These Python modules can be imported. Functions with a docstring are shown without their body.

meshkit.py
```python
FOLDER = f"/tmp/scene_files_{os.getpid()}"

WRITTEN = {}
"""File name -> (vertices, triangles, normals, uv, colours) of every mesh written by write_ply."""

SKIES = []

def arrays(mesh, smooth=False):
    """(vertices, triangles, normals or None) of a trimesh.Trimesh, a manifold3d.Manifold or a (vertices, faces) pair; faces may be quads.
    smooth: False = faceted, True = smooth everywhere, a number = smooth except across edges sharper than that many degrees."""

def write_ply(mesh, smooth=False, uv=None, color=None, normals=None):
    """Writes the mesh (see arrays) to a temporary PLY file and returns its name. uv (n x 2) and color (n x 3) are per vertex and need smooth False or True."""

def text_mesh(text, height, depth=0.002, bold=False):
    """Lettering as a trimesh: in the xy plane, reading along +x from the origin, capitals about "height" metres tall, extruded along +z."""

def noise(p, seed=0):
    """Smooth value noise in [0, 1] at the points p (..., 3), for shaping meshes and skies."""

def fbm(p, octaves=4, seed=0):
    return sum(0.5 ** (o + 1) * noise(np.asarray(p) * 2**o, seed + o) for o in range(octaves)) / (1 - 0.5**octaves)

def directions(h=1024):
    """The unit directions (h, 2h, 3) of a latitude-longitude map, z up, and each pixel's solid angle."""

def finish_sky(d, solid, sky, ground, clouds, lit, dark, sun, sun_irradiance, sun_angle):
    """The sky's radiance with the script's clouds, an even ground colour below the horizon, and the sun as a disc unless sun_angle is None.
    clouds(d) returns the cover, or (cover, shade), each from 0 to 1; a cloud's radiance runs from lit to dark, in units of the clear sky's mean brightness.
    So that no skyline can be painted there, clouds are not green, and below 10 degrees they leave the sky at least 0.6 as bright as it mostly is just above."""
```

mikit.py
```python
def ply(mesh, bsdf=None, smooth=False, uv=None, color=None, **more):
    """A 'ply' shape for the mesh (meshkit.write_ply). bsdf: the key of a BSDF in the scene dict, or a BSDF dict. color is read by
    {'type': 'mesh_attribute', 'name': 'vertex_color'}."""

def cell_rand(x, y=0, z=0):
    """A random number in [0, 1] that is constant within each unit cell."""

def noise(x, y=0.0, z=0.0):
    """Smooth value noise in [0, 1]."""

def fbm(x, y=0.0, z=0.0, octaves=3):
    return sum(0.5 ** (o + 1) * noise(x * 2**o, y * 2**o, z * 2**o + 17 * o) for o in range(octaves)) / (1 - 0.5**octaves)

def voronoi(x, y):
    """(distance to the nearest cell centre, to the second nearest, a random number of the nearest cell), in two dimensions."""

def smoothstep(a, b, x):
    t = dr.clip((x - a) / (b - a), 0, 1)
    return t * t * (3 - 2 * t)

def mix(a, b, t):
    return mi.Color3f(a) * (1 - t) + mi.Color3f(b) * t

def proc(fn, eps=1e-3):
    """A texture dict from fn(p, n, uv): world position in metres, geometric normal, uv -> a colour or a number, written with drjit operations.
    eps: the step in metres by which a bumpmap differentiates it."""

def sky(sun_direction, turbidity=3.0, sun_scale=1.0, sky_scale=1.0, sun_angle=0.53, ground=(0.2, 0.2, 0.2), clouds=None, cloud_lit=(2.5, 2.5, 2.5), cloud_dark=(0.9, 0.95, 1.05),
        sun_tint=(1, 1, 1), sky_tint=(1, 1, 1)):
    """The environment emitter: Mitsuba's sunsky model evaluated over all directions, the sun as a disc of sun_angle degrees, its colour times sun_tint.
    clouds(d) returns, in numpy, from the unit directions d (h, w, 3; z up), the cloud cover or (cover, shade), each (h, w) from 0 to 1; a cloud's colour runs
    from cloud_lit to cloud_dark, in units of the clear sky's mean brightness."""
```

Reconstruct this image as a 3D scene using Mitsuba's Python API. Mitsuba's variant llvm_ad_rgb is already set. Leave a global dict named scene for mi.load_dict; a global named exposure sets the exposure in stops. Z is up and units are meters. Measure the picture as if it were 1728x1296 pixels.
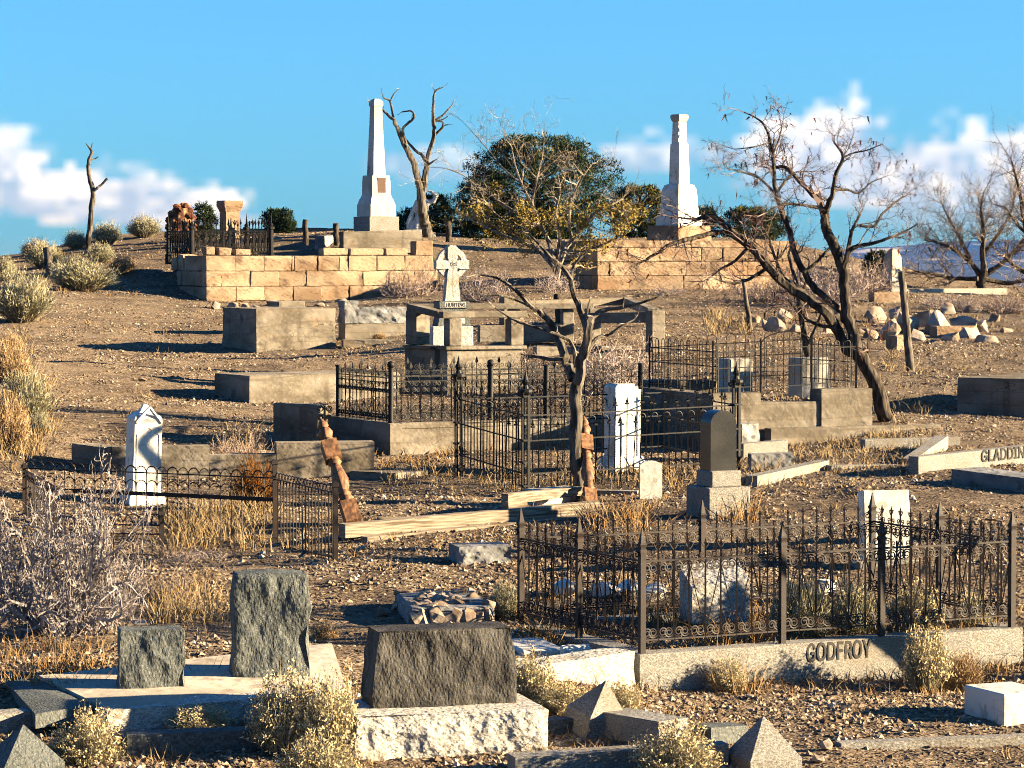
import math, random
import numpy as np, trimesh, drjit as dr, mitsuba as mi, mikit, meshkit
from scipy.interpolate import RBFInterpolator, RegularGridInterpolator
from mikit import noise, fbm, voronoi, smoothstep, mix, cell_rand, proc

# ---------------------------------------------------------------- camera, sky, exposure
F, CX, CY, HY, EYE = 4860.0, 864.0, 648.0, 440.0, 3.4
PITCH = math.atan((CY - HY) / F)
cP, sP = math.cos(PITCH), math.sin(PITCH)
exposure = 2.3
scene, labels = {}, {}
scene['camera'] = {'type': 'perspective', 'fov': 2 * math.degrees(math.atan(CX / F)), 'fov_axis': 'x', 'near_clip': 1.0, 'far_clip': 60000.0,
                   'to_world': mi.ScalarTransform4f().look_at(origin=[0, 0, EYE], target=[0, cP * 10, EYE - sP * 10], up=[0, 0, 1])}
SUN_EL, SUN_AZ = math.radians(14.2), math.radians(-5.0)
SUN = np.array([math.cos(SUN_EL) * math.cos(SUN_AZ), math.cos(SUN_EL) * math.sin(SUN_AZ), math.sin(SUN_EL)])


def clouds(d):
    """Banks of cumulus low in the sky: a few large ones ahead, and the same kind of cloud scattered round the horizon."""
    az = np.degrees(np.arctan2(d[..., 0], d[..., 1]))
    el = np.degrees(np.arcsin(np.clip(d[..., 2], -1, 1)))
    q = np.stack([az * 0.9, el * 1.5, np.zeros_like(az)], -1)
    warp = meshkit.fbm(q * 1.0, 6, 3) - 0.5
    fine = meshkit.fbm(q * 2.8 + 7, 6, 9) - 0.5
    cover, shade = np.zeros_like(az), np.zeros_like(az)
    # azimuth, base elevation, half width, height, softness
    banks = [(-10.6, 1.3, 1.9, 1.15, 1), (-8.2, 1.05, 2.2, .85, 1), (-6.5, .8, 1.5, .7, 1), (-1.35, 1.75, 1.3, .42, .5), (-1.9, 1.9, 1.2, .3, .5), (2.95, 1.9, 1.25, .55, .7), (4.4, 1.95, 1.2, .35, .7),
             (6.6, 1.55, 2.0, 1.5, 1), (8.1, 1.5, 2.2, 1.2, 1), (9.9, 1.5, 1.6, 1.05, 1), (11.5, 1.3, 2.0, 1.3, 1)]
    rng = np.random.default_rng(5)
    banks += [(a + rng.uniform(-4, 4), rng.uniform(1, 5), rng.uniform(1.5, 4), rng.uniform(.5, 1.8), 1) for a in range(24, 338, 13)]
    for a, b, w, h, soft in banks:
        da = (az - a + 180) % 360 - 180
        u = da / w
        v = (el - b) / h
        body = 1 - u * u - np.where(v > 0, v * v, (v * 3.2) ** 2)
        k = .28 + body + 1.8 * warp + 1.9 * fine
        c = np.clip(k / .75, 0, 1)
        c = c * c * (3 - 2 * c) * (soft if soft < 1 else 1)
        s = np.clip(0.96 - 0.70 * v - .25 * u - 2.6 * fine - 1.2 * warp, 0, 1)
        shade = np.where(c > cover, s, shade)
        cover = np.maximum(cover, c)
    # a grey-blue veil of shower under the right-hand bank
    veil = np.clip(1 - ((az - 9.2) / 3.0) ** 2 - ((el - 1.15) / .62) ** 2 + 1.2 * warp, 0, 1) * .8
    shade = np.where(veil > cover, 1.0, shade)
    cover = np.maximum(cover, veil)
    return cover, shade


scene['sky'] = mikit.sky(SUN.tolist(), turbidity=1.8, sun_scale=7.6, sky_scale=0.95, clouds=clouds, cloud_lit=(4.0, 3.9, 3.9), cloud_dark=(1.55, 1.95, 2.6),
                         sun_tint=(0.87, 1.0, 1.34), sky_tint=(0.46, 1.19, 2.18), ground=(0.16, 0.12, 0.08))

# ---------------------------------------------------------------- helpers: names, meshes
used = {}
VK = .46


def uniq(name):
    n = used.get(name, 0)
    used[name] = n + 1
    return name if n == 0 else f'{name}_{n:03d}'


def thing(name, label, cat, group=None, kind=None):
    key = uniq(name)
    labels[key] = {'label': label, 'category': cat}
    if group:
        labels[key]['group'] = group
    if kind:
        labels[key]['kind'] = kind
    return key


def put(key, mesh, mat, smooth=False, color=None):
    if isinstance(mesh, MB):
        color = mesh.col() if color is None else color
        mesh = mesh.mesh()
    scene[key] = mikit.ply(mesh, mat, smooth, color=None if color is None else np.asarray(color) * VK)
    return key


def part(holder, name, mesh, mat, smooth=False, label=None, color=None, kind=None):
    key = uniq(holder + '__' + name)
    put(key, mesh, mat, smooth, color)
    if label:
        labels[key] = {'label': label}
    if kind:
        labels.setdefault(key, {})['kind'] = kind
    return key


def single(name, label, cat, mesh, mat, smooth=False, group=None, color=None, kind=None):
    return put(thing(name, label, cat, group, kind), mesh, mat, smooth, color)


def structure(name, mesh, mat, smooth=False, kind='structure', color=None, label=None):
    put(name, mesh, mat, smooth, color)
    labels[name] = {'kind': kind}
    if label:
        labels[name]['label'] = label


class MB:
    """Collects vertices and triangles (and colours) of one mesh."""

    def __init__(s):
        s.v, s.f, s.c, s.n = [], [], [], 0

    def add(s, v, f, c=None):
        v = np.asarray(v, float).reshape(-1, 3)
        f = np.asarray(f, int)
        if f.shape[1] == 4:
            f = np.vstack([f[:, [0, 1, 2]], f[:, [0, 2, 3]]])
        s.v.append(v)
        s.f.append(f + s.n)
        if c is not None:
            s.c.append(np.broadcast_to(np.asarray(c, float), v.shape))
        s.n += len(v)
        return s

    def tm(s, m, c=None):
        return s.add(m.vertices, m.faces, c)

    def tube(s, pts, r, sides=5, c=None, cap=True):
        pts = np.asarray(pts, float)
        k = len(pts)
        r = np.broadcast_to(np.asarray(r, float), (k,))
        t = np.gradient(pts, axis=0)
        t /= np.linalg.norm(t, axis=1, keepdims=True) + 1e-12
        a = np.cross(t[0], [0, 0, 1.0] if abs(t[0][2]) < .9 else [1.0, 0, 0])
        rows = []
        ang = np.arange(sides) / sides * 2 * np.pi + math.pi / sides
        for i in range(k):
            a = a - t[i] * (a @ t[i])
            a /= np.linalg.norm(a) + 1e-12
            b = np.cross(t[i], a)
            rows.append(pts[i] + r[i] * (np.cos(ang)[:, None] * a + np.sin(ang)[:, None] * b))
        v = np.vstack(rows)
        i, j = np.meshgrid(np.arange(k - 1), np.arange(sides), indexing='ij')
        j2 = (j + 1) % sides
        q = np.stack([i * sides + j, i * sides + j2, (i + 1) * sides + j2, (i + 1) * sides + j], -1).reshape(-1, 4)
        f = np.vstack([q[:, [0, 1, 2]], q[:, [0, 2, 3]]])
        if cap:
            e = (k - 1) * sides
            f = np.vstack([f] + [[[0, x + 1, x]] for x in range(1, sides - 1)] + [[[e, e + x, e + x + 1]] for x in range(1, sides - 1)])
        return s.add(v, f, c)

    def segs(s, p0, p1, r0, r1, c=None, sides=3):
        """Many straight tapered twigs at once; c is (n, 3) or one colour."""
        p0, p1 = np.asarray(p0, float), np.asarray(p1, float)
        n = len(p0)
        if n == 0:
            return s
        t = p1 - p0
        t /= np.linalg.norm(t, axis=1, keepdims=True) + 1e-12
        ref = np.where(np.abs(t[:, 2:3]) < .9, [[0, 0, 1.0]], [[1.0, 0, 0]])
        a = np.cross(t, ref)
        a /= np.linalg.norm(a, axis=1, keepdims=True) + 1e-12
        b = np.cross(t, a)
        r0, r1 = np.broadcast_to(r0, (n,)), np.broadcast_to(r1, (n,))
        vs = []
        for p, r in ((p0, r0), (p1, r1)):
            for k in range(sides):
                w = 2 * np.pi * k / sides
                vs.append(p + r[:, None] * (math.cos(w) * a + math.sin(w) * b))
        v = np.stack(vs, 1)
        f = []
        for k in range(sides):
            k2 = (k + 1) % sides
            f += [[k, k2, sides + k2], [k, sides + k2, sides + k]]
        f = (np.array(f)[None] + (np.arange(n) * 2 * sides)[:, None, None]).reshape(-1, 3)
        if c is not None:
            c = np.broadcast_to(np.asarray(c, float), (n, 3)).repeat(2 * sides, 0)
        return s.add(v.reshape(-1, 3), f, c)

    def ribbons(s, p0, p1, r0, r1, c):
        """Many flat tapering slivers, two triangles each."""
        n = len(p0)
        t = p1 - p0
        rng = np.random.default_rng(n)
        a = np.cross(t, rng.normal(size=(n, 3)))
        a /= np.linalg.norm(a, axis=1, keepdims=True) + 1e-12
        r0, r1 = np.broadcast_to(r0, (n,))[:, None], np.broadcast_to(r1, (n,))[:, None]
        v = np.stack([p0 - a * r0, p0 + a * r0, p1 + a * r1, p1 - a * r1], 1).reshape(-1, 3)
        f = (np.array([[0, 1, 2], [0, 2, 3]])[None] + (np.arange(n) * 4)[:, None, None]).reshape(-1, 3)
        return s.add(v, f, np.broadcast_to(np.asarray(c, float), (n, 3)).repeat(4, 0))

    def blades(s, p, d, ln, w, bend, c0, c1):
        """Many curved grass blades: base p, direction d, length, width, bend vector, colours at the foot and tip."""
        n = len(p)
        side = np.cross(d, [0, 0, 1.0]) + 1e-6
        rng = np.random.default_rng(n)
        th = rng.uniform(0, 2 * np.pi, n)[:, None]
        side = side / np.linalg.norm(side, axis=1, keepdims=True)
        side = side * np.cos(th) + np.cross(d, side) * np.sin(th)
        ln, w = np.broadcast_to(ln, (n,))[:, None], np.broadcast_to(w, (n,))[:, None]
        m = p + d * ln * .55 + bend * ln * .25
        e = p + d * ln * .95 + bend * ln
        v = np.stack([p - side * w, p + side * w, m - side * w * .7, m + side * w * .7, e], 1).reshape(-1, 3)
        f = (np.array([[0, 1, 3], [0, 3, 2], [2, 3, 4]])[None] + (np.arange(n) * 5)[:, None, None]).reshape(-1, 3)
        c0, c1 = np.broadcast_to(c0, (n, 3)), np.broadcast_to(c1, (n, 3))
        cm = (c0 + c1) / 2
        return s.add(v, f, np.stack([c0, c0, cm, cm, c1], 1).reshape(-1, 3))

    def mesh(s):
        return np.vstack(s.v), np.vstack(s.f)

    def col(s):
        return np.vstack(s.c) if s.c else None


def cbox(x0, x1, y0, y1, z0, z1, c=.008, jit=0, rng=None):
    """A box with chamfered edges as (vertices, faces)."""
    c = min(c, .45 * (x1 - x0), .45 * (y1 - y0), .45 * (z1 - z0))
    pts = []
    for x, sx in ((x0, 1), (x1, -1)):
        for y, sy in ((y0, 1), (y1, -1)):
            for z, sz in ((z0, 1), (z1, -1)):
                o = np.array([x, y, z]) + (rng.uniform(-jit, jit, 3) if jit else 0)
                pts += [o + [0, sy * c, sz * c], o + [sx * c, 0, sz * c], o + [sx * c, sy * c, 0]]
    h = trimesh.convex.convex_hull(np.array(pts))
    return np.array(h.vertices), np.array(h.faces)


def rough(w, d, h, amp, res, seed, freq=5.0, top=.15, back=.5, tilt=None, fine=.35, edge=None):
    """A stone with rock-faced sides, local frame x 0..w, y 0..d, z 0..h."""
    b = trimesh.creation.box((w, d, h))
    v, f = trimesh.remesh.subdivide_to_size(b.vertices, b.faces, res)
    m = trimesh.Trimesh(v, f, process=True)
    v = np.array(m.vertices)
    n = np.stack([np.where(np.abs(np.abs(v[:, k]) - s / 2) < 1e-6, np.sign(v[:, k]), 0) for k, s in enumerate((w, d, h))], 1)
    n[:, 2] *= .3
    n /= np.linalg.norm(n, axis=1, keepdims=True) + 1e-9
    q = v * freq + seed * 13.7
    big = meshkit.fbm(q * np.array([1, 1, 1.0]), 2, seed)
    rid = 1 - np.abs(2 * meshkit.fbm(q * 1.3 + 5, 2, seed + 3) - 1)
    fn = meshkit.fbm(q * np.array([7, 7, 3.0]), 2, seed + 7)
    k = (big - .5) * 1.3 + (rid - .7) * .7 + (fn - .5) * fine
    wt = np.where(v[:, 2] > h / 2 - 1e-6, top, 1.0)
    tp = v[:, 2] / h + .5
    if edge:
        e = np.minimum.reduce([w / 2 - np.abs(v[:, 0]), h / 2 - np.abs(v[:, 2])])
        wt = wt * np.clip(.25 + e / edge, 0, 1)
    v = v + n * (k * wt * amp)[:, None]
    if tilt:
        v[:, 0] *= 1 - tilt * tp
        v[:, 1] *= 1 - .6 * tilt * tp
    v = v + [w / 2, d / 2, h / 2]
    return v, np.array(m.faces)


def boulder(sx, sy, sz, seed, n=16):
    """An angular rock with worn edges."""
    v, f = rock_mesh(sx, sy, sz, seed, n)
    m = trimesh.Trimesh(v, f, process=True).subdivide()
    v = np.array(trimesh.smoothing.filter_laplacian(m, lamb=.12, iterations=1).vertices)
    s = max(sx, sy)
    v = v + (meshkit.fbm(v / s * 2.2 + seed, 3, seed)[:, None] - .5) * s * .22
    return v, np.array(m.faces)


def rock_mesh(sx, sy, sz, seed, n=15):
    rng = np.random.default_rng(seed)
    p = rng.normal(size=(n, 3))
    p /= np.linalg.norm(p, axis=1, keepdims=True)
    p *= np.array([sx, sy, sz]) * rng.uniform(.75, 1.05, (n, 1))
    h = trimesh.convex.convex_hull(p)
    v, f = np.array(h.vertices), np.array(h.faces)
    v[:, 2] -= v[:, 2].min()
    return v, f


def loft(profile, sides=4, rot=math.pi / 4, cx=0, cy=0, ax=1.0, ay=1.0):
    """Stack of rings: (z, half width) for square lofts or (z, radius) for round ones."""
    k = math.sqrt(2) if sides == 4 else 1
    a = rot + np.arange(sides) / sides * 2 * np.pi
    v = np.vstack([[[cx + ax * k * r * math.cos(t), cy + ay * k * r * math.sin(t), z] for t in a] for z, r in profile])
    f = []
    for i in range(len(profile) - 1):
        for j in range(sides):
            j2 = (j + 1) % sides
            f += [[i * sides + j, i * sides + j2, (i + 1) * sides + j2], [i * sides + j, (i + 1) * sides + j2, (i + 1) * sides + j]]
    e = (len(profile) - 1) * sides
    for x in range(1, sides - 1):
        f += [[0, x + 1, x], [e, e + x, e + x + 1]]
    return v, np.array(f)


def place(vf, p, A=0.0, lean=None):
    """Local mesh to the world: turned by A degrees about z (after an optional lean (ax, ay) in degrees), moved to p."""
    v, f = vf if isinstance(vf, tuple) else vf.mesh()
    v = np.asarray(v, float)
    if lean is not None:
        lx, ly = map(math.radians, lean)
        Rx = np.array([[1, 0, 0], [0, math.cos(lx), -math.sin(lx)], [0, math.sin(lx), math.cos(lx)]])
        Ry = np.array([[math.cos(ly), 0, math.sin(ly)], [0, 1, 0], [-math.sin(ly), 0, math.cos(ly)]])
        v = v @ (Ry @ Rx).T
    a = math.radians(A)
    R = np.array([[math.cos(a), -math.sin(a), 0], [math.sin(a), math.cos(a), 0], [0, 0, 1]])
    return v @ R.T + np.asarray(p, float), f


def ray(x, y):
    a, b = (x - CX) / F, (CY - y) / F
    v = np.array([a, cP + b * sP, -sP + b * cP])
    return v / v[1]


def P(x, y, d):
    return np.array([0, 0, EYE]) + ray(x, y) * d


def px(d):
    """metres per photograph pixel at depth d"""
    return d / F


ANG = 27.0


def U(A=ANG):
    return np.array([math.cos(math.radians(A)), math.sin(math.radians(A)), 0])


def Vd(A=ANG):
    return np.array([-math.sin(math.radians(A)), math.cos(math.radians(A)), 0])


def span(p, x, A=ANG, back=False):
    """How far from p along u (or v) until the point stands at photograph column x."""
    k = (x - CX) / F
    a, b = (Vd(A) if back else U(A))[:2]
    return (k * p[1] - p[0]) / (a - k * b)

# ---------------------------------------------------------------- materials
def bs(key, col, rough=.85, bump=None, scale=1.0, spec=.3, metallic=0.0, eps=2e-3, k=.40):
    if isinstance(col, dict):
        fn = mikit._FUNCTIONS[col['fn']]
        col = proc(lambda p, n, uv: fn(p, n, uv) * k)
    b = {'type': 'principled', 'base_color': col if isinstance(col, dict) else {'type': 'rgb', 'value': list(col)}, 'roughness': rough, 'specular': spec, 'metallic': metallic}
    if bump is not None:
        b = {'type': 'bumpmap', 'arbitrary': proc(bump, eps), 'scale': scale, 'bsdf': b}
    scene[key] = {'type': 'twosided', 'bsdf': b}


def stone_bump(fr, a=1.0):
    return lambda p, n, uv: a * (fbm(p.x * fr, p.y * fr, p.z * fr, 4))


def c_ground(p, n, uv):
    big = fbm(p.x * .35, p.y * .35, 3.0, 3)
    mid = fbm(p.x * 2.1, p.y * 2.1, 9.0, 4)
    d1, d2, w = voronoi(p.x * 29, p.y * 29)
    d3, d4, w2 = voronoi(p.x * 11 + 3, p.y * 11)
    base = mix((.160, .108, .067), (.32, .232, .150), smoothstep(.3, .7, .45 * big + .55 * mid))
    base = mix(base, (.115, .078, .052), smoothstep(.52, .68, fbm(p.x * .9 + 7, p.y * .9, 1.0, 4)) * .75)
    base = mix(base, (.40, .30, .20), smoothstep(.56, .70, fbm(p.x * .5 + 3, p.y * .8 + 9, 2.0, 4)) * .6)
    peb = mix((.055, .042, .033), (.56, .46, .35), w)
    base = mix(base, peb, smoothstep(.50, .2, d1) * .85)
    peb2 = mix((.08, .058, .042), (.56, .46, .36), w2)
    return mix(base, peb2, smoothstep(.42, .2, d3) * smoothstep(.08, .35, dr.abs(w2 - .5)) * .85)


def b_ground(p, n, uv):
    d1, d2, w = voronoi(p.x * 29, p.y * 29)
    d3, d4, w2 = voronoi(p.x * 11 + 3, p.y * 11)
    return smoothstep(.6, .1, d1) * .014 * (.4 + w) + smoothstep(.42, .1, d3) * .034 * w2 + fbm(p.x * 9, p.y * 9, 0.0, 3) * .05


def c_sandstone(p, n, uv):
    t = fbm(p.x * 1.3, p.y * 1.3, p.z * 2.2, 3)
    g = fbm(p.x * 14, p.y * 14, p.z * 20, 3)
    blk = fbm(p.x * .9 + 4, p.y * .9, p.z * 2.5 + 8, 2)
    c = mix((.335, .215, .13), (.56, .425, .30), smoothstep(.25, .75, .5 * t + .5 * blk))
    c = mix(c, (.20, .12, .07), smoothstep(.54, .74, g) * .6)
    c = mix(c, (.17, .12, .085), smoothstep(.58, .74, fbm(p.x * 3.1, p.y * 3.1, p.z * 1.2 + 4, 4)) * .65)
    return mix(c, (.58, .46, .31), smoothstep(.55, .75, blk) * .5)


def c_concrete(p, n, uv):
    t = fbm(p.x * 1.6, p.y * 1.6, p.z * 3.5, 4)
    g = fbm(p.x * 25, p.y * 25, p.z * 25, 3)
    streak = fbm(p.x * 7, p.y * 7, p.z * .8, 3)
    c = mix((.20, .168, .125), (.40, .352, .285), smoothstep(.25, .75, t))
    c = mix(c, (.13, .10, .07), smoothstep(.55, .8, streak) * .6)
    c = mix(c, (.30, .19, .09), smoothstep(.62, .8, fbm(p.x * 2.3 + 9, p.y * 2.3, p.z * 2.3, 3)) * .5)
    c = mix(c, (.46, .41, .33), smoothstep(.58, .72, g) * .35)
    crack = dr.abs(fbm(p.x * 1.7 + 11, p.y * 1.7, p.z * 2.6, 4) - .5)
    c = mix(c, (.06, .05, .04), smoothstep(.007, .002, crack) * .7 * smoothstep(.48, .62, fbm(p.x * .8 + 2, p.y * .8, p.z * 1.5, 2)))
    pour = dr.abs(noise(p.x * .5, p.y * .5, p.z * 6) - .5)
    c = mix(c, (.15, .12, .09), smoothstep(.05, .0, pour) * .45)
    return mix(c, (.10, .085, .065), smoothstep(.60, .78, fbm(p.x * 4, p.y * 4, p.z * 4 + 3, 4)) * .6)


def c_granite(p, n, uv):
    a, b = noise(p.x * 190, p.y * 190, p.z * 190), noise(p.x * 85 + 3, p.y * 85, p.z * 85)
    t = fbm(p.x * 3, p.y * 3, p.z * 3, 3)
    c = mix((.26, .25, .22), (.50, .48, .44), smoothstep(.3, .6, b))
    c = mix(c, (.07, .065, .06), smoothstep(.66, .74, a) * .8)
    c = mix(c, (.30, .24, .16), smoothstep(.5, .75, t) * .5)
    return mix(c, (.07, .06, .05), smoothstep(.64, .72, b) * .6)


def c_lightgranite(p, n, uv):
    a, b = noise(p.x * 150, p.y * 150, p.z * 150), noise(p.x * 50 + 3, p.y * 50, p.z * 60)
    t = fbm(p.x * 4.5, p.y * 4.5, p.z * 3, 3)
    c = mix((.46, .44, .40), (.70, .67, .61), smoothstep(.3, .6, b))
    c = mix(c, (.12, .12, .12), smoothstep(.60, .72, a) * .7)
    return mix(c, (.36, .28, .18), smoothstep(.60, .78, t) * .6)


def c_darkgranite(p, n, uv):
    a, b = noise(p.x * 140, p.y * 140, p.z * 140), noise(p.x * 55 + 3, p.y * 55, p.z * 55)
    t = fbm(p.x * 3.3, p.y * 3.3, p.z * 3.3, 4)
    c = mix((.050, .058, .056), (.125, .138, .130), smoothstep(.25, .75, .5 * b + .5 * t))
    return mix(c, (.24, .26, .25), smoothstep(.66, .82, a) * .6)


def c_blackgranite(p, n, uv):
    a = noise(p.x * 130, p.y * 130, p.z * 130)
    t = fbm(p.x * 3.3, p.y * 3.3, p.z * 3.3, 4)
    c = mix((.030, .026, .022), (.085, .078, .066), smoothstep(.3, .7, t))
    return mix(c, (.17, .16, .14), smoothstep(.62, .8, a) * .55)


def c_marble(p, n, uv):
    t = fbm(p.x * 2.3, p.y * 2.3, p.z * 2.3, 4)
    v = dr.abs(fbm(p.x * 2 + 3, p.y * 2, p.z * 5, 4) - .5)
    c = mix((.80, .77, .70), (.70, .66, .56), smoothstep(.4, .8, t))
    c = mix(c, (.50, .49, .47), smoothstep(.035, .0, v) * .45)
    c = mix(c, (.40, .35, .26), smoothstep(.55, .75, fbm(p.x * 7, p.y * 7, p.z * 2, 4)) * .7)
    return mix(c, (.28, .25, .20), smoothstep(.62, .72, fbm(p.x * 16, p.y * 16, p.z * 9, 3)) * .55)


def c_worn(p, n, uv):
    t = fbm(p.x * 1.4, p.y * 1.4, p.z * 1.1, 4)
    c = mix((.60, .54, .45), (.42, .37, .29), smoothstep(.4, .75, t))
    return mix(c, (.26, .21, .16), smoothstep(.6, .76, fbm(p.x * 5, p.y * 5, p.z * 2, 3)) * .6)


def c_greystone(p, n, uv):
    t = fbm(p.x * 5, p.y * 5, p.z * 5, 4)
    c = mix((.24, .245, .25), (.40, .40, .40), smoothstep(.3, .7, t))
    return mix(c, (.09, .09, .09), smoothstep(.58, .72, fbm(p.x * 11, p.y * 11, p.z * 11, 3)) * .6)


def c_iron(p, n, uv):
    t = fbm(p.x * 8, p.y * 8, p.z * 5, 3)
    return mix((.012, .011, .011), (.045, .030, .022), smoothstep(.5, .75, t))


def c_rustiron(p, n, uv):
    t = fbm(p.x * 6, p.y * 6, p.z * 4, 3)
    c = mix((.060, .042, .036), (.125, .088, .074), t)
    return mix(c, (.16, .065, .025), smoothstep(.60, .75, fbm(p.x * 15, p.y * 15, p.z * 9, 3)) * .7)


def c_timber(p, n, uv):
    a = math.radians(21)
    l = p.x * math.cos(a) + p.y * math.sin(a)
    g = fbm(l * 1.8, p.y * 30 - p.x * 14, p.z * 65, 4)
    c = mix((.19, .15, .11), (.46, .39, .30), smoothstep(.25, .7, g))
    return mix(c, (.12, .075, .04), smoothstep(.60, .75, fbm(l * 2.5 + 7, 0.0, p.z * 30, 3)) * .7)


def c_redwood(p, n, uv):
    g = fbm(p.x * 40, p.y * 40, p.z * 4, 4)
    c = mix((.14, .06, .028), (.44, .22, .10), smoothstep(.25, .7, g))
    return mix(c, (.09, .045, .025), smoothstep(.55, .7, fbm(p.x * 9, p.y * 9, p.z * 3, 3)) * .7)


def c_bark(p, n, uv):
    g = fbm(p.x * 28, p.y * 28, p.z * 6, 4)
    return mix((.055, .043, .034), (.19, .155, .12), smoothstep(.35, .72, g))


def c_palebark(p, n, uv):
    g = fbm(p.x * 24, p.y * 24, p.z * 5, 4)
    c = mix((.10, .08, .065), (.36, .31, .25), smoothstep(.3, .62, g))
    return mix(c, (.03, .025, .022), smoothstep(.60, .75, fbm(p.x * 3, p.y * 3, p.z * 1.5, 3)) * .8)


def c_redrock(p, n, uv):
    g = fbm(p.x * 6, p.y * 6, p.z * 6, 4)
    return mix((.13, .045, .025), (.42, .24, .13), smoothstep(.35, .7, g))


def c_rock(p, n, uv):
    g = fbm(p.x * 3.2, p.y * 3.2, p.z * 3.2, 4)
    c = mix((.36, .26, .19), (.64, .54, .44), smoothstep(.3, .65, g))
    return mix(c, (.20, .12, .07), smoothstep(.55, .75, fbm(p.x * 5 + 5, p.y * 5, p.z * 5, 3)) * .55)


def c_hills(p, n, uv):
    g = fbm(p.x * .0035, p.y * .0035, p.z * .012, 4)
    c = mix((.035, .05, .06), (.085, .09, .085), smoothstep(.3, .7, g))
    return mix(c, (.55, .55, .58), smoothstep(.62, .72, fbm(p.x * .004, p.y * .003, p.z * .02, 5)) * smoothstep(-60.0, 60.0, p.z))


bs('M_ground', proc(c_ground), .95, b_ground, 1.0, .1, eps=6e-3, k=0.385)
bs('M_sandstone', proc(c_sandstone), .95, lambda p, n, uv: fbm(p.x * 16, p.y * 16, p.z * 22, 4) * .03, 1.0, .1, eps=6e-3, k=0.42)
bs('M_sandstone_dark', proc(c_sandstone), .95, lambda p, n, uv: fbm(p.x * 16, p.y * 16, p.z * 22, 4) * .03, 1.0, .1, eps=6e-3, k=0.32)
bs('M_sandstone_pale', proc(c_sandstone), .95, lambda p, n, uv: fbm(p.x * 16, p.y * 16, p.z * 22, 4) * .03, 1.0, .1, eps=6e-3, k=0.50)
bs('M_concrete', proc(c_concrete), .95, lambda p, n, uv: fbm(p.x * 18, p.y * 18, p.z * 18, 4) * .014, 1.0, .15, eps=5e-3, k=0.36)
bs('M_granite', proc(c_granite), .85, lambda p, n, uv: fbm(p.x * 40, p.y * 40, p.z * 40, 3) * .006, 1.0, .25, eps=3e-3, k=0.37)
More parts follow.
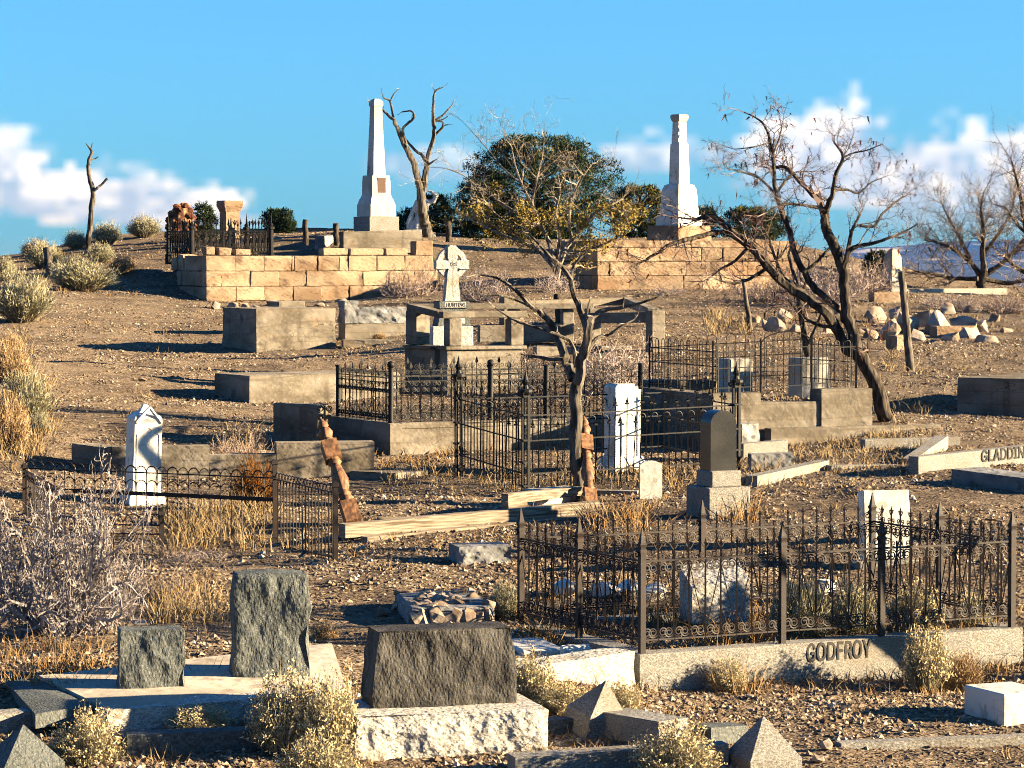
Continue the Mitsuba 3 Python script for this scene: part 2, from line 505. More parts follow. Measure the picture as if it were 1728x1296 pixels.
bs('M_lightgranite', proc(c_lightgranite), .85, lambda p, n, uv: fbm(p.x * 32, p.y * 32, p.z * 32, 3) * .016, 1.0, .25, eps=3e-3, k=0.44)
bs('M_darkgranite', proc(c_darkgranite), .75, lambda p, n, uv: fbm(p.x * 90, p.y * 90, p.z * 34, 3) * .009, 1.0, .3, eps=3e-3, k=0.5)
bs('M_blackgranite', proc(c_blackgranite), .75, lambda p, n, uv: fbm(p.x * 90, p.y * 90, p.z * 34, 3) * .009, 1.0, .3, eps=3e-3, k=0.38)
bs('M_polished', proc(c_blackgranite), .3, None, 1, .3, k=.16)  # black stone, darkened further to carry the tree shade over it
bs('M_marble', proc(c_marble), .6, lambda p, n, uv: fbm(p.x * 12, p.y * 12, p.z * 12, 3) * .006, 1.0, .3, eps=5e-3, k=0.5)
bs('M_worn', proc(c_worn), .85, lambda p, n, uv: fbm(p.x * 9, p.y * 9, p.z * 9, 3) * .012, 1.0, .2, eps=6e-3, k=0.46)
bs('M_greystone', proc(c_greystone), .9, lambda p, n, uv: fbm(p.x * 14, p.y * 14, p.z * 14, 4) * .03, 1.0, .2, eps=5e-3, k=0.36)
bs('M_iron', proc(c_iron), .6, None, 1, .2, k=.25)
bs('M_rustiron', proc(c_rustiron), .6, None, 1, .2, k=0.17)
bs('M_timber', proc(c_timber), .9, lambda p, n, uv: fbm(p.x * 2 + p.y, p.y * 8 - p.x * 4, p.z * 60, 3) * .010, 1.0, .15, eps=3e-3, k=0.42)
bs('M_redwood', proc(c_redwood), .7, lambda p, n, uv: fbm(p.x * 40, p.y * 40, p.z * 4, 3) * .004, 1.0, .3, eps=3e-3, k=0.4)
bs('M_bark', proc(c_bark), .95, lambda p, n, uv: fbm(p.x * 28, p.y * 28, p.z * 6, 3) * .015, 1.0, .1, eps=3e-3, k=0.33)
bs('M_palebark', proc(c_palebark), .9, lambda p, n, uv: fbm(p.x * 24, p.y * 24, p.z * 5, 3) * .015, 1.0, .1, eps=3e-3, k=0.24)
bs('M_lightbark', proc(c_palebark), .9, lambda p, n, uv: fbm(p.x * 24, p.y * 24, p.z * 5, 3) * .015, 1.0, .1, eps=3e-3, k=0.44)
bs('M_redrock', proc(c_redrock), .95, lambda p, n, uv: fbm(p.x * 9, p.y * 9, p.z * 9, 3) * .04, 1.0, .1, eps=6e-3)
bs('M_rock', proc(c_rock), .95, lambda p, n, uv: fbm(p.x * 9, p.y * 9, p.z * 9, 4) * .03, 1.0, .1, eps=6e-3, k=0.36)
def c_greymarble(p, n, uv):
    t = fbm(p.x * 2.0, p.y * 2.0, p.z * 1.0, 4)
    c = mix((.66, .64, .58), (.44, .42, .37), smoothstep(.35, .7, t))
    return mix(c, (.26, .25, .22), smoothstep(.57, .74, fbm(p.x * 5, p.y * 5, p.z * 1.6, 4)) * .7)


bs('M_greymarble', proc(c_greymarble), .8, None, 1, .2, k=.5)
bs('M_hills', proc(c_hills), 1.0, None, 1, 0, k=.4)
bs('M_letter', (.022, .020, .018), .9)  # dark tone puts the shade inside carved strokes into the letter colour
bs('M_bronze', (.050, .026, .016), .8)
scene['M_vc'] = {'type': 'twosided', 'bsdf': {'type': 'diffuse', 'reflectance': {'type': 'mesh_attribute', 'name': 'vertex_color'}}}

# ---------------------------------------------------------------- terrain: photograph pixel and depth of spots on the ground
SPOTS = '''0 1296 18.8,864 1296 18.8,1728 1296 19.2,-300 1296 18.8,2030 1296 19.5,1085 1168 22.1,1400 1152 22.8,1712 1138 23.5,1690 1228 20.6,1640 1200 21,60 1150 20.8,0 1130 21.5,
260 1045 24.5,400 960 27.5,330 930 29.6,560 922 29.3,700 940 28.3,820 955 27.5,640 1050 24,860 1060 23.6,960 1120 22.3,940 1078 23.3,1200 900 29,1460 950 27,1650 900 28.5,1728 960 26.3,
1215 865 31,1096 850 32.5,1360 800 34,1560 830 32,1700 850 31,985 835 34,885 825 35,760 790 37,620 870 32,700 850 33,245 852 33,60 880 31,0 830 33.5,180 802 36,400 802 36.5,560 802 37,
100 720 40,0 750 38,300 700 42,420 682 46,280 650 48,50 620 49,650 680 46,430 598 57,560 585 58,170 600 56,60 540 65,300 540 68,345 508 78,640 502 80,250 500 76,130 500 74,0 460 86,0 434 100,-300 440 100,
60 427 98,150 440 88,130 405 98,280 392 98,230 425 90,240 465 82,530 412 88,640 392 92,790 406 94,450 395 97,540 386 98,700 395 98,850 442 86,940 492 75,850 482 77,1000 489 77,1330 492 77,1150 405 92,1300 408 92,1400 440 90,
900 562 58,1060 602 52,820 645 50,1110 577 56,1250 557 60,1200 592 53,1450 572 60,1700 577 60,1570 502 76,1700 507 75,1500 492 84,1620 488 90,1728 496 86,2030 500 86,1620 505 112,1000 440 120,300 440 125,
1500 707 41,1650 692 44,1728 742 39.5,1600 762 37,1300 747 40,1400 700 43,1100 700 44,1560 642 47,1728 622 49,2030 740 40,2030 900 29,2030 620 50,-300 900 31,-300 700 41,-300 560 62,1000 640 49'''
pts = np.array([P(*map(float, s.split())) for s in SPOTS.replace('\n', '').split(',')])
_rbf = RBFInterpolator(pts[:, :2] / 10, pts[:, 2], kernel='thin_plate_spline', smoothing=.002)
gX, gY = np.linspace(-42, 42, 337), np.concatenate([np.arange(-2, 14, 1.0), np.arange(14, 131, .3)])
_q = np.stack(np.meshgrid(gX, gY, indexing='ij'), -1).reshape(-1, 2)
_lim = .30 * np.abs(_q[:, 1]) + 3.0      # beyond the wedge that the photograph shows the slope simply goes on
_qc = np.stack([np.clip(_q[:, 0], -_lim, _lim), np.clip(_q[:, 1], 17.5, 118)], 1)
_z = _rbf(_qc / 10)
_z -= np.clip(_q[:, 1] - 101, 0, None) * .10
_gi = RegularGridInterpolator((gX, gY), _z.reshape(len(gX), len(gY)), bounds_error=False, fill_value=None)
PLATS = []      # (corner, angle, width, depth, z): terraces held by the walls


def bumps(X, Y):
    q = np.stack([X, Y, 0 * X], -1)
    return (meshkit.fbm(q * .9, 3, 4) - .5) * .10 + (meshkit.fbm(q * 4.0, 3, 8) - .5) * .05


def gz(X, Y, raw=False):
    X, Y = np.asarray(X, float), np.asarray(Y, float)
    xc, yc = np.clip(X, -42, 42), np.clip(Y, -2, 130)
    z = _gi(np.stack([xc, yc], -1))
    if raw:
        return z
    z = z + bumps(X, Y)
    for p, A, w, d, h in PLATS:
        lx = (X - p[0]) * U(A)[0] + (Y - p[1]) * U(A)[1]
        ly = (X - p[0]) * Vd(A)[0] + (Y - p[1]) * Vd(A)[1]
        z = np.where((lx > 0) & (lx < w) & (ly > 0) & (ly < d), np.maximum(z, h + .3 * bumps(X, Y)), z)
    return z


_ds = np.arange(15, 130, .04)


def gd(x, y):
    """Depth at which the ray through the photograph's pixel meets the ground."""
    r = ray(x, y)
    z = gz(r[0] * _ds, _ds, raw=True)
    hit = np.nonzero(EYE + r[2] * _ds <= z)[0]
    return _ds[hit[0]] if len(hit) else 118.0


def G(x, y):
    d = gd(x, y)
    p = P(x, y, d)
    p[2] = gz(p[0], p[1])
    return p


def build_ground():
    s = np.concatenate([[-4000, -700, -120, -25, -6, -2.6, -1.6, -1.25], np.linspace(-1, 1, 311), [1.25, 1.6, 2.6, 6, 25, 120, 700, 4000]])
    rows = [13.0]
    while rows[-1] < 125:
        rows.append(rows[-1] * (1.0052 if rows[-1] < 60 else 1.0040))
    Y = np.concatenate([[-6000, -800, -120, -30, -8, 0, 5, 9], rows, [128, 132, 140, 155, 190, 260, 420, 800, 1800, 4000, 9000, 26000]])
    w = np.where(Y < 126, 4.2 + .235 * np.abs(Y), 4.2 + .235 * 126 + (Y - 126) * .05)
    X = s[:, None] * w[None, :]
    X = np.clip(X, -26000, 26000)
    Yg = np.broadcast_to(Y[None], X.shape)
    z = gz(X.ravel(), Yg.ravel()).reshape(X.shape)
    far = np.hypot(np.clip(np.abs(X) - 42, 0, None), np.clip(Yg - 126, 0, None) + np.clip(-2 - Yg, 0, None))
    drop = 160 * (1 - np.exp(-far / 600)) * np.where(Yg > 60, 1, .25)
    z = z - drop
    n, m = X.shape
    i, j = np.meshgrid(np.arange(n - 1), np.arange(m - 1), indexing='ij')
    q = np.stack([i * m + j, (i + 1) * m + j, (i + 1) * m + j + 1, i * m + j + 1], -1).reshape(-1, 4)
    structure('ground', (np.stack([X, Yg, z], -1).reshape(-1, 3), q), 'M_ground', True)


def build_hills():
    az = np.radians(np.linspace(-75, 75, 500))
    rs = np.linspace(9000, 17000, 40)
    A, R = np.meshgrid(az, rs, indexing='ij')
    X, Y = R * np.sin(A), R * np.cos(A)
    q = np.stack([X / 2600, Y / 2600, 0 * X], -1)
    t = (R - 9000) / 8000
    h = -252 + np.sin(np.pi * np.clip(t, 0, 1)) * (190 + 230 * meshkit.fbm(q, 5, 21) - 130 * np.clip((7.0 - np.degrees(A)) / 4, 0, 1)) + (meshkit.fbm(q * 5, 4, 5) - .5) * 90
    n, m = X.shape
    i, j = np.meshgrid(np.arange(n - 1), np.arange(m - 1), indexing='ij')
    f = np.stack([i * m + j, (i + 1) * m + j, (i + 1) * m + j + 1, i * m + j + 1], -1).reshape(-1, 4)
    structure('hills', (np.stack([X, Y, h], -1).reshape(-1, 3), f), 'M_hills', True)

# ---------------------------------------------------------------- stone and concrete walls, kerbs, slabs
def blk(xm, yb, xr, xl, yt, d=None, A=ANG, dep=None):
    """Box seen at an angle: near bottom corner at pixel (xm, yb), front to column xr, left side back to column xl, top at yt. -> p, width, depth, height"""
    d = gd(xm, yb) if d is None else d
    p = P(xm, yb, d)
    return p, span(p, xr, A), (span(p, xl, A, True) if dep is None else dep), (yb - yt) * px(d)


def box_at(p, A, x0, x1, y0, y1, z0, z1, c=.012, jit=0, seed=0):
    return place(cbox(x0, x1, y0, y1, z0, z1, c, jit, np.random.default_rng(seed)), p, A)


def rough_at(p, A, w, d, h, amp, res, seed, sink=.15, **k):
    v, f = rough(w, d, h + sink, amp, res, seed, **k)
    return place((v - [0, 0, sink], f), p, A)


def stone_wall(key, p, A, courses, side_depth, thick=.42, seed=0):
    """courses: (z0, z1, [photograph columns of the joints], side depth). Each stone is a part."""
    rng = np.random.default_rng(seed)
    for ci, (z0, z1, cols, sd) in enumerate(courses):
        xs = [span(p, c, A) for c in cols]
        xs[0] = 0.0 if cols[0] < cols[1] and ci < 3 and abs(xs[0]) < .3 else xs[0]
        for i in range(len(xs) - 1):
            g = .010 + .012 * rng.random()
            w, h = xs[i + 1] - xs[i] - g, z1 - z0 - .014
            off = rng.uniform(-.02, .025)
            if rng.random() < .65:
                v, f = rough(w, thick, h, rng.uniform(.03, .075), .13, seed * 97 + ci * 31 + i, freq=3.2, top=.1)
                v = v + [xs[i], off, z0]
            else:
                v, f = cbox(xs[i], xs[i] + w, off, thick, z0, z0 + h, .018, .012, rng)
            part(key, 'stone_block', place((v, f), p, A), ('M_sandstone', 'M_sandstone', 'M_sandstone_dark', 'M_sandstone_pale')[int(rng.integers(4))], 35 if len(f) > 60 else False)
        y = thick + .01
        while y < sd - .2:
            ln = min(rng.uniform(.55, .8), sd - y)
            off = rng.uniform(-.02, .02)
            part(key, 'stone_block', place(cbox(off, thick, y, y + ln - .015, z0, z1 - .014, .018, .012, rng), p, A), 'M_sandstone')
            y += ln


def build_walls():
    # the two sandstone terrace walls
    A = 24.0
    p = P(349, 508, 78)
    k = px(78)
    z1, z2, z3 = 25 * k, 51 * k, 77 * k
    key = thing('stone_wall', 'tan sandstone block wall on the left, under the ornate fence and the grey obelisk', 'wall')
    stone_wall(key, p, A, [
        (-.25, 0, [349, 400, 470, 540, 600, 680, 740], 2.6), (0, z1, [349, 399, 448, 496, 543, 591, 640, 690, 740], 2.6), (z1, z2, [349, 375, 423, 471, 518, 565, 613, 658, 700, 740], 2.6),
        (z2, z3, [349, 398, 447, 493, 498, 538, 574, 589, 636, 683, 732], 2.0)], 2.6, seed=1)
    for c0, c1, h in ((546, 589, 12), (592, 648, 12), (652, 690, 12), (702, 732, 25), (349, 364, 14), (371, 392, 13), (398, 424, 11)):
        x0, x1 = span(p, c0, A), span(p, c1, A)
        kk = (p[1] + x0 * math.sin(math.radians(A))) / F
        part(key, 'stone_block', box_at(p, A, x0, x1 - .015, .03, .42, z3 + .004, z3 + h * kk, .02, .015, c0), 'M_sandstone')
    for y0, h in ((1.5, 8), (2.1, 15), (2.75, 10)):
        part(key, 'stone_block', box_at(p, A, .0, .40, y0, y0 + .5, z2 + .003, z2 + h * k + .2, .02, .02, h), 'M_sandstone')
    wl = span(p, 738, A)
    PLATS.append((p + .55 * U(A) + .55 * Vd(A), A, wl - .6, 4.2, p[2] + z3 - .06))
    global WALL_P, WALL_A, WALL_TOP
    WALL_P, WALL_A, WALL_TOP = p, A, p[2] + z3
    A2 = 20.0
    q = P(1009, 489, 77)
    k = px(77)
    zz = [0, 24 * k, 48 * k, 72 * k, 84 * k]
    key = thing('stone_wall', 'tan sandstone block wall on the right, under the bright white obelisk', 'wall')
    stone_wall(key, q, A2, [
        (-.25, 0, [1009, 1060, 1120, 1200, 1280, 1345], 3), (zz[0], zz[1], [1009, 1063, 1114, 1154, 1186, 1240, 1290, 1345], 3), (zz[1], zz[2], [1009, 1030, 1089, 1158, 1210, 1262, 1310, 1345], 3),
        (zz[2], zz[3], [1009, 1061, 1114, 1184, 1220, 1275, 1345], 3), (zz[3], zz[4], [1009, 1018, 1100, 1180, 1260, 1345], 3)], 3, seed=2)
    PLATS.append((q + .55 * U(A2) + .55 * Vd(A2), A2, span(q, 1345, A2) - .6, 4.0, q[2] + zz[4] - .10))

    def blockc(label, xm, yb, xr, xl, yt, mat='M_concrete', name='concrete_wall', cat='grave wall', d=None, A=ANG, dep=None, amp=.03, res=.12, sink=.3):
        p, w, dp, h = blk(xm, yb, xr, xl, yt, d, A, dep)
        v, f = rough(w, dp, h + sink, amp, res, int(xm + yb), freq=2.5, top=.5, fine=.7)
        return single(name, label, cat, place((v - [0, 0, sink], f), p, A), mat, 35), p, w, dp, h

    # concrete plot walls on the slope
    _, p, w, dp, h = blockc('tall pale concrete grave enclosure with a horizontal crack, standing below the left sandstone wall', 433, 596, 566, 376, 521)
    single('concrete_block', 'low concrete slab block lying behind the tall cracked concrete enclosure', 'block', box_at(P(470, 526, 62), ANG, 0, .62, 0, .6, -.1, .22), 'M_concrete')
    key, p, w, dp, h = blockc('long concrete plot wall rising to the right, behind the iron fence with ball-topped posts', 421, 681, 672, 362, 634, d=46, A=ANG + 4)
    single('concrete_block', 'dark shaded concrete block beside the scroll finial, left of the ball-post fence', 'block',
           box_at(P(536, 752, 39.0), 52, 0, .24, 0, .84, -.2, .56, .02, .01, 5), 'M_concrete')
    # stepped low wall behind the white obelisk headstone
    p = P(188, 806, 36)
    A = 10.0
    key = thing('stepped_kerb_wall', 'stepped pale concrete kerb wall behind the tall white headstone at left', 'grave wall')
    k = px(36)
    for x0, x1, ya, yb in ((188, 353, 52, 0), (353, 466, 36, 0), (466, 632, 56, 0)):
        a, b = span(p, x0, A), span(p, x1, A) - .006
        v, f = rough(b - a, .3, ya * k + .3, .01, .15, x0, freq=2.5, top=.5, fine=.7)
        part(key, 'wall_section', place((v + [a, 0, -.3], f), p, A), 'M_concrete', 35)
    dp = span(p, 122, 32, True)
    v, f = rough(.28, dp, 52 * k + .3, .02, .15, 9, freq=3, top=.5)
    part(key, 'side_section', place((v + [0, .02, -.32], f), p, 32), 'M_concrete', 35)
    # grey rock-faced wall piece and concrete footing left of the railing
    p = P(582, 584, 59)
    k = px(59)
    key = thing('rock_faced_kerb', 'grey rock-faced granite kerb on a tan concrete footing, left of the railed enclosure', 'grave kerb')
    a, b = 0, span(p, 690, 20)
    part(key, 'footing', box_at(p, 20, 0, b, .05, .45, -.3, 38 * k, .02, .01, 3), 'M_concrete')
    v, f = rough(24 * k, .5, 38 * k, .06, .08, 4, freq=5)
    part(key, 'end_block', place((v + [.0, 0, 38 * k + .004], f), p, 20), 'M_greystone', 35)
    v, f = rough(b - 25 * k, .4, 27 * k, .07, .09, 5, freq=5)
    part(key, 'granite_block', place((v + [25 * k, .05, 38 * k + .004], f), p, 20), 'M_greystone', 35)
    single('stone_slab', 'pale curved stone slab lying at the foot of the grey rock-faced kerb', 'slab', rough_at(P(580, 584, 57.5), 8, 1.35, .5, .12, .05, .12, 8), 'M_concrete', 35)
    # concrete terrace wall that carries the ball-post fence
    A = ANG
    p = P(657, 786, 38.6)
    k = px(38.6)
    L = span(p, 1090, A)
    key = thing('terrace_wall', 'stained tan concrete wall carrying the black iron fence with ball-topped posts', 'grave wall')
    v, f = rough(.16, span(p, 545, A, True), 72 * k + .3, .02, .15, 31, freq=3, top=.3)
    part(key, 'side_wall', place((v + [0, .01, -.3], f), p, A), 'M_concrete', 35)
    v, f = rough(.17, .3, 71 * k + .3, .012, .12, 32, freq=3, top=.3)
    part(key, 'corner_pier', place((v + [0, -.03, -.3], f), p, A), 'M_concrete', 35)
    v, f = rough(L - .175, .2, 62 * k + .3, .028, .14, 33, freq=2.6, top=.3)
    part(key, 'front_wall', place((v + [.175, 0, -.3], f), p, A), 'M_concrete', 35)
    v, f = rough(L - .175, .26, 9.5 * k, .012, .12, 34, freq=3, top=.3)
    part(key, 'coping', place((v + [.175, -.02, 62 * k + .004], f), p, A), 'M_concrete', 35)
    global TER_P, TER_L, TER_D
    TER_P, TER_L, TER_D = p + [0, 0, 71.6 * k], L, span(p, 563, A, True)
    PLATS.append((p + .1 * U(A) + .12 * Vd(A), A, L - .1, TER_D, p[2] + 60 * k))
    # concrete wall under the hairpin fence
    p = P(1203, 742, 39.2)
    k = px(39.2)
    key = thing('terrace_wall', 'stepped tan concrete wall with rusty stains, carrying the hooped iron fence right of centre', 'grave wall')
    A = 22.0
    xs = [span(p, c, A) for c in (1203, 1284, 1386, 1472)]
    for nm, a, b, top, y0 in (('left_pier', xs[0], xs[1], 78, 0), ('middle_wall', xs[1] + .006, xs[2], 61, .03), ('right_pier', xs[2] + .006, xs[3], 82, -.01)):
        v, f = rough(b - a, .34, top * k + .3, .016, .13, int(top), freq=2.4, top=.4, fine=.7)
        part(key, nm, place((v + [a, y0, -.3], f), p, A), 'M_concrete', 35)
    dp = span(p, 1090, A, True)
    v, f = rough(.3, dp, 76 * k + .3, .02, .15, 41, freq=2.4, top=.4)
    part(key, 'side_wall', place((v + [.0, .345, -.3], f), p, A), 'M_concrete', 35)
    v, f = rough(xs[3] - xs[0] + .2, .2, 28 * k + .2, .014, .13, 43, freq=2.4, top=.5)
    part(key, 'step', place((v + [span(p, 1290, A), -.21, -.28], f), p, A), 'M_concrete', 35)
    global HAIR_P, HAIR_A, HAIR_D
    HAIR_P, HAIR_A, HAIR_D = p + [0, .1, 78.5 * k], A, dp
    PLATS.append((p + .4 * U(A) + .4 * Vd(A), A, xs[3] - .5, dp, p[2] + 56 * k))
    # low light wall seen through the hooped fence
    single('concrete_wall', 'low pale concrete wall seen through the left part of the hooped iron fence', 'grave wall', box_at(P(1085, 688, 43.5), 10, 0, 1.15, 0, .25, -.3, .42, .02, .01, 6), 'M_concrete')
    blockc('low concrete block in shadow at the right edge with a long shadow on the gravel', 1745, 702, 1850, 1617, 640, d=43, A=52)
    # kerbs right of centre
    def kerb(label, x0, y0, d0, x1, y1, d1, h, t=.16, mat='M_granite', name='grave_kerb', seed=0, amp=.012):
        a, b = P(x0, y0, d0), P(x1, y1, d1)
        L = np.hypot(*(b - a)[:2])
        A = math.degrees(math.atan2(b[1] - a[1], b[0] - a[0]))
        v, f = rough(L, t, h + .25, amp, .14, seed + int(x0), freq=3, top=.4)
        v = v - [0, 0, .25]
        v[:, 2] += (b[2] - a[2]) * v[:, 0] / L
        return single(name, label, 'grave kerb', place((v, f), a, A), mat, 35), a, A, L, (b[2] - a[2]) / L

    kerb('low granite kerb slanting left of the dry yellow grass, right of the black headstone', 1278, 812, 33.3, 1400, 785, 34.6, .06, mat='M_granite')
    kerb('short granite kerb facing the viewer below the dry grass, left of the lettered kerb', 1404, 800, 34.4, 1550, 797, 34.9, .10)
    lk, a, A, L, sl = kerb('granite kerb at the right edge with raised letters, dark for carved shade, that run out of the frame', 1550, 801, 33.6, 1790, 776, 35.2, .21, seed=3)
    t = meshkit.text_mesh('GLADDING', .135, .02, True)
    v = np.array(t.vertices)
    v[:, 0] *= .92
    v = np.stack([v[:, 0] + span(a, 1656, A), -.004 - v[:, 2] * .6 + .004, v[:, 1] + .075], 1)
    v[:, 2] += sl * v[:, 0]
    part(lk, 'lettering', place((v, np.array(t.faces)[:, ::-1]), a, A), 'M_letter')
    kerb('granite kerb running back behind the dry grass to the upper right', 1545, 792, 34.8, 1600, 752, 37.5, .13)
    kerb('grey kerb at the back of the grassy plot, nearest the leaning tree', 1460, 752, 38, 1620, 748, 38.4, .08)
    kerb('flat dark edged slab in shade at the right edge below the lettered kerb', 1605, 815, 32.6, 1780, 838, 31.5, .16, t=.5, mat='M_greystone', name='ledger_slab')
    kerb('flat grey kerb right of the black headstone, in front of the tan stepped wall', 1255, 758, 37, 1330, 752, 37.4, .07)
    kerb('dark broken kerb stub right of the black headstone, by the yellow grass', 1268, 780, 35.2, 1340, 778, 35.3, .10, mat='M_greystone')
    single('stone_wedge', 'dark tilted stone wedge at the foot of the tan stepped wall', 'stone', rough_at(P(1252, 742, 37.6), 40, .3, .35, .2, .05, .08, 4), 'M_greystone', 35)
    # kerbs by the spear fence
    kerb('low granite kerb under the front of the spear-topped iron fence', 893, 838, 33.6, 1075, 842, 33.4, .09)
    kerb('low concrete kerb between the small white headstone and the black headstone', 1118, 832, 33.8, 1250, 826, 34.6, .08)
    kerb('flat concrete path slab at the foot of the stained terrace wall', 668, 805, 36.0, 775, 797, 37.2, .05, t=.7, mat='M_concrete', name='path_slab')
    kerb('small whitish stone slab behind the timber frame, at the foot of the bare tree', 905, 838, 32.6, 975, 832, 33, .07, t=.25, mat='M_worn', name='stone_slab')
    # foreground
    kerb('narrow grey granite kerb in the left foreground, below the rabbitbrush', 215, 1262, 18.95, 502, 1250, 19.2, .085, t=.17, mat='M_darkgranite')
    kerb('narrow grey granite kerb running right from the big foreground base stone', 870, 1310, 18.5, 1230, 1286, 18.9, .12, t=.2, mat='M_granite')
    kerb('dark low kerb behind the fallen pyramid block, right of the big foreground stone', 905, 1232, 19.8, 985, 1226, 20.0, .06, t=.14, mat='M_darkgranite')
    kerb('flat grey granite strip lying at an angle right of the fallen pyramid block', 1010, 1222, 19.9, 1112, 1240, 19.4, .09, t=.26, mat='M_granite', name='stone_slab')
    kerb('dark polished kerb piece by the standing pyramid-topped post', 1200, 1250, 19.6, 1262, 1246, 19.8, .09, t=.2, mat='M_darkgranite')
    kerb('light granite kerb joining the front of the lettered plot, right of the big foreground stone', 870, 1165, 21.3, 1072, 1134, 22.0, .16, t=.3, mat='M_lightgranite', amp=.03)
    kerb('thin kerb line half buried at the bottom right below the marble block', 1420, 1262, 19.6, 1760, 1248, 20.0, .03, t=.12)
    # big ledger slabs behind the foreground stones
    def slab(label, pts, th, mat='M_worn', name='ledger_slab'):
        c = np.array([P(*t) for t in pts])
        m = MB()
        n = len(c)
        lo = c - [0, 0, th]
        q = np.vstack([c, lo])
        h = trimesh.convex.convex_hull(q)
        return single(name, label, 'slab', (np.array(h.vertices), np.array(h.faces)), mat)

    kerb('pale rock-faced plinth edge below the small square granite stone', 182, 1245, 19.4, 575, 1212, 20.1, .185, t=.3, mat='M_lightgranite', name='stone_plinth', amp=.05)
    slab('broad pale concrete slab carrying the two left dark granite headstones', [(66, 1140, 20.75), (560, 1085, 22.2), (585, 1163, 20.35), (178, 1194, 19.5)], .05)
    slab('pale concrete ledger slab in front of the dry grass, behind the two left dark headstones', [(232, 1036, 24.8), (330, 1031, 25.2), (400, 1060, 24.0), (360, 1075, 23.4), (212, 1062, 23.8)], .15)
    slab('grey ledger step behind the tallest dark headstone', [(300, 1100, 22.6), (560, 1075, 23.4), (640, 1098, 22.5), (320, 1122, 21.9)], .12)
    slab('flat concrete slab with white stones between the big foreground stone and the iron plot', [(866, 1085, 22.9), (985, 1095, 22.8), (1040, 1118, 22.2), (880, 1138, 21.5)], .12)
    slab('dark ledger slab in shadow on the far left foreground', [(10, 1150, 20.6), (60, 1142, 20.9), (150, 1190, 19.6), (60, 1205, 19.4)], .10, 'M_darkgranite')
    kerb('grey granite kerb crossing the bottom left corner', -30, 1222, 19.4, 165, 1208, 19.8, .06, t=.2, mat='M_granite')
    # terrace slab under the taller obelisk, and low slabs behind the wall
    kerb('long pale stained concrete kerb in front of the taller obelisk', 580, 416, 86, 712, 412, 87, .44, t=.4, mat='M_concrete')
    kerb('low concrete kerb running back from the two short dark posts', 548, 412, 87, 580, 410, 90, .25, t=.3, mat='M_greystone')
    single('sandstone_block', 'loose sandstone block among the rubble at right, half way up the slope', 'block', box_at(P(1475, 520, 72), 12, 0, .78, 0, .5, -.2, .38, .03, .03, 2), 'M_sandstone')
    kerb('pale road edge kerb on the ridge at the far right', 1530, 498, 84, 1700, 497, 85, .18, t=.5, mat='M_worn')


